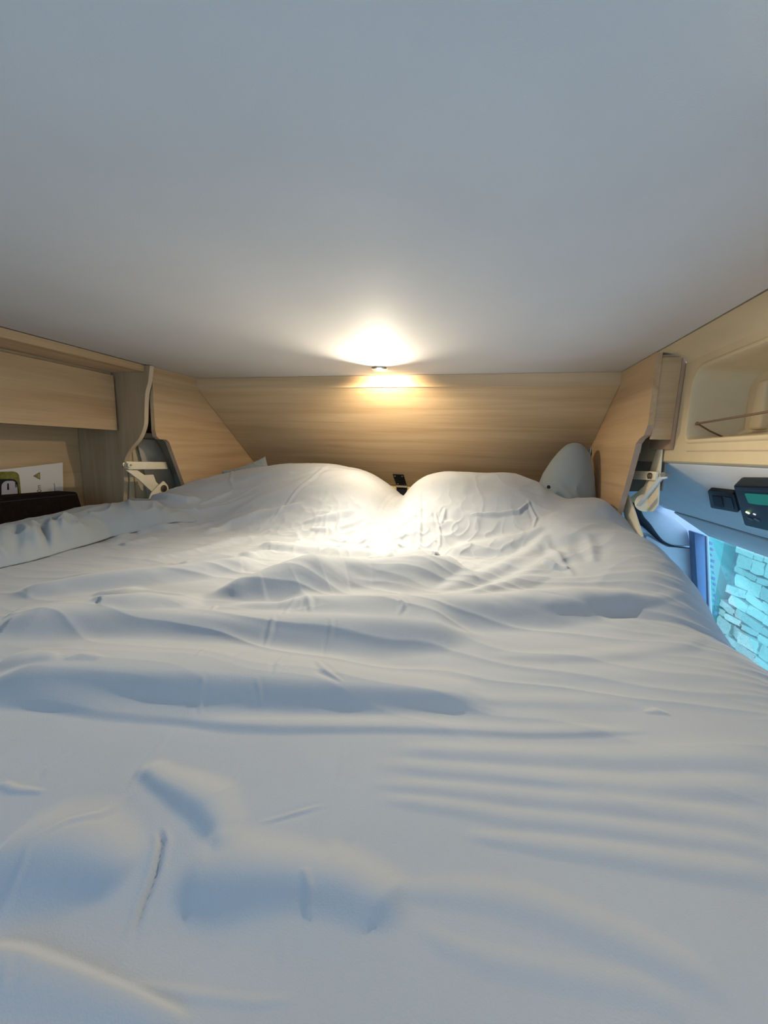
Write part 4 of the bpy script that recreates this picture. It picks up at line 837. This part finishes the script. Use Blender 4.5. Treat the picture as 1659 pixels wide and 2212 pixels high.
# pillows that show: one upright in the right-hand corner, one whose corner peeps out behind the left mound
def pillow_mesh(name, w_, h_, t_, mat, parent, Mx, seed=1, corner=1.0):
    n = 64; u = np.linspace(-1, 1, n); U, V = np.meshgrid(u, u)
    prof = (np.clip(1 - np.abs(U) ** 2.6, 0, 1) * np.clip(1 - np.abs(V) ** 2.6, 0, 1)) ** .42
    pin = 1 - .07 * (1 - np.abs(V) ** 2) * 0; Xp = U * w_ / 2 * (1 - .09 * (1 - V ** 2) * np.abs(U)); Yp = V * h_ / 2 * (1 - .09 * (1 - U ** 2) * np.abs(V))
    cr = .006 * ridged(U * 2.2 + seed, V * 2.4, seed + 30) ** 3 * prof + .004 * perlin(U * 4, V * 4, seed + 40) * prof
    T = prof * t_ / 2 + cr
    top = np.stack([Xp, Yp, T], -1).reshape(-1, 3); bot = np.stack([Xp, Yp, -T], -1).reshape(-1, 3)
    idx = np.arange(n * n).reshape(n, n)
    q = np.stack([idx[:-1, :-1], idx[:-1, 1:], idx[1:, 1:], idx[1:, :-1]], -1).reshape(-1, 4)
    q2 = q[:, ::-1] + n * n
    me = bpy.data.meshes.new(name); bm = bmesh.new()
    me.from_pydata(np.concatenate([top, bot]).tolist(), [], np.concatenate([q, q2]).tolist()); bm.from_mesh(me)
    bmesh.ops.remove_doubles(bm, verts=bm.verts, dist=1e-4); bm.transform(Mx)
    return fin(name, bm, mat, parent, smooth=True)
R = Matrix.Rotation
pw = thing('pillow', 'grey pillow standing upright in the right corner against the headboard', 'pillow', (0.33, 1.56, 1.53))
def upright():
    secs = [(1.46, .215, .424, .088), (1.60, .220, .424, .086), (1.68, .242, .415, .072), (1.73, .268, .402, .056), (1.76, .288, .392, .044), (1.78, .305, .380, .034), (1.79, .316, .370, .026), (1.795, .325, .362, .018), (1.798, .338, .348, .006)]
    zz = 1.798 - .338 * np.linspace(1, 0, 90) ** 1.7; m_ = 72; th = np.linspace(0, 2 * np.pi, m_, endpoint=False)
    S_ = np.array(secs); lo = np.interp(zz, S_[:, 0], S_[:, 1]); hi = np.interp(zz, S_[:, 0], S_[:, 2]); dp = np.interp(zz, S_[:, 0], S_[:, 3])
    k = np.ones(5) / 5; sm = lambda a_: np.convolve(np.pad(a_, 2, mode='edge'), k, 'valid'); lo, hi, dp = sm(lo), sm(hi), sm(dp)
    T, Zz = np.meshgrid(th, zz); cx = ((lo + hi) / 2)[:, None]; hw = ((hi - lo) / 2)[:, None]; dd = dp[:, None]
    cr = .012 * (ridged(T * 1.2 + Zz * 6, Zz * 9, 31) ** 3) * sstep(1.72, 1.55, Zz)
    Xp = cx + (hw) * np.cos(T); Yp = 1.535 + (1.60 - Zz) * -.10 + (dd + cr) * np.sign(np.sin(T)) * np.abs(np.sin(T)) ** .8
    co = np.stack([Xp, Yp, Zz], -1).reshape(-1, 3).tolist(); n_ = len(zz); f_ = []
    for r_ in range(n_ - 1):
        for q_ in range(m_): f_.append((r_ * m_ + q_, r_ * m_ + (q_ + 1) % m_, (r_ + 1) * m_ + (q_ + 1) % m_, (r_ + 1) * m_ + q_))
    f_.append(tuple(range(m_ - 1, -1, -1))); f_.append(tuple((n_ - 1) * m_ + q_ for q_ in range(m_)))
    me = bpy.data.meshes.new('cushion'); me.from_pydata(co, [], f_); bm = bmesh.new(); bm.from_mesh(me)
    return fin('cushion', bm, M['pillow'], pw, smooth=True)
upright()
cyl('button', (0.2483, 1.44, 1.641), (0.2511, 1.452, 1.639), 0.006, M['black'], pw, n=14)
p2 = thing('pillow', 'grey pillow whose pointed corner shows behind the left mound of the duvet', 'pillow', (-0.95, 1.6, 1.55))
ax = Vector((.78, .50, .34)).normalized(); ay = Vector((-.10, .30, .93)); ay = (ay - ax * ay.dot(ax)).normalized(); az = ax.cross(ay)
cn = Vector((-0.9428, 1.6, 1.707)) - ax * .10 - ay * .12
Mx = Matrix((( ax.x, ay.x, az.x, cn.x), (ax.y, ay.y, az.y, cn.y), (ax.z, ay.z, az.z, cn.z), (0, 0, 0, 1)))
pillow_mesh('cushion', 0.20, 0.24, 0.05, M['pillow'], p2, Mx, 5)

# mattress and bed base
mt = thing('mattress', 'pale mattress under the blue-grey duvet', 'mattress', (-0.35, 0.8, 1.27))
box('core', (-1.12, -0.3, 1.27), (0.405, 1.92, 1.405), M['mattress'], mt, bevel=0.02)
bb = thing('bed_base', 'lift-down bed base carrying the mattress', 'bed', (-0.35, 0.8, 1.2))
box('frame', (-1.14, -0.32, 1.20), (0.42, 1.94, 1.269), M['grey_trim'], bb, bevel=0.006)
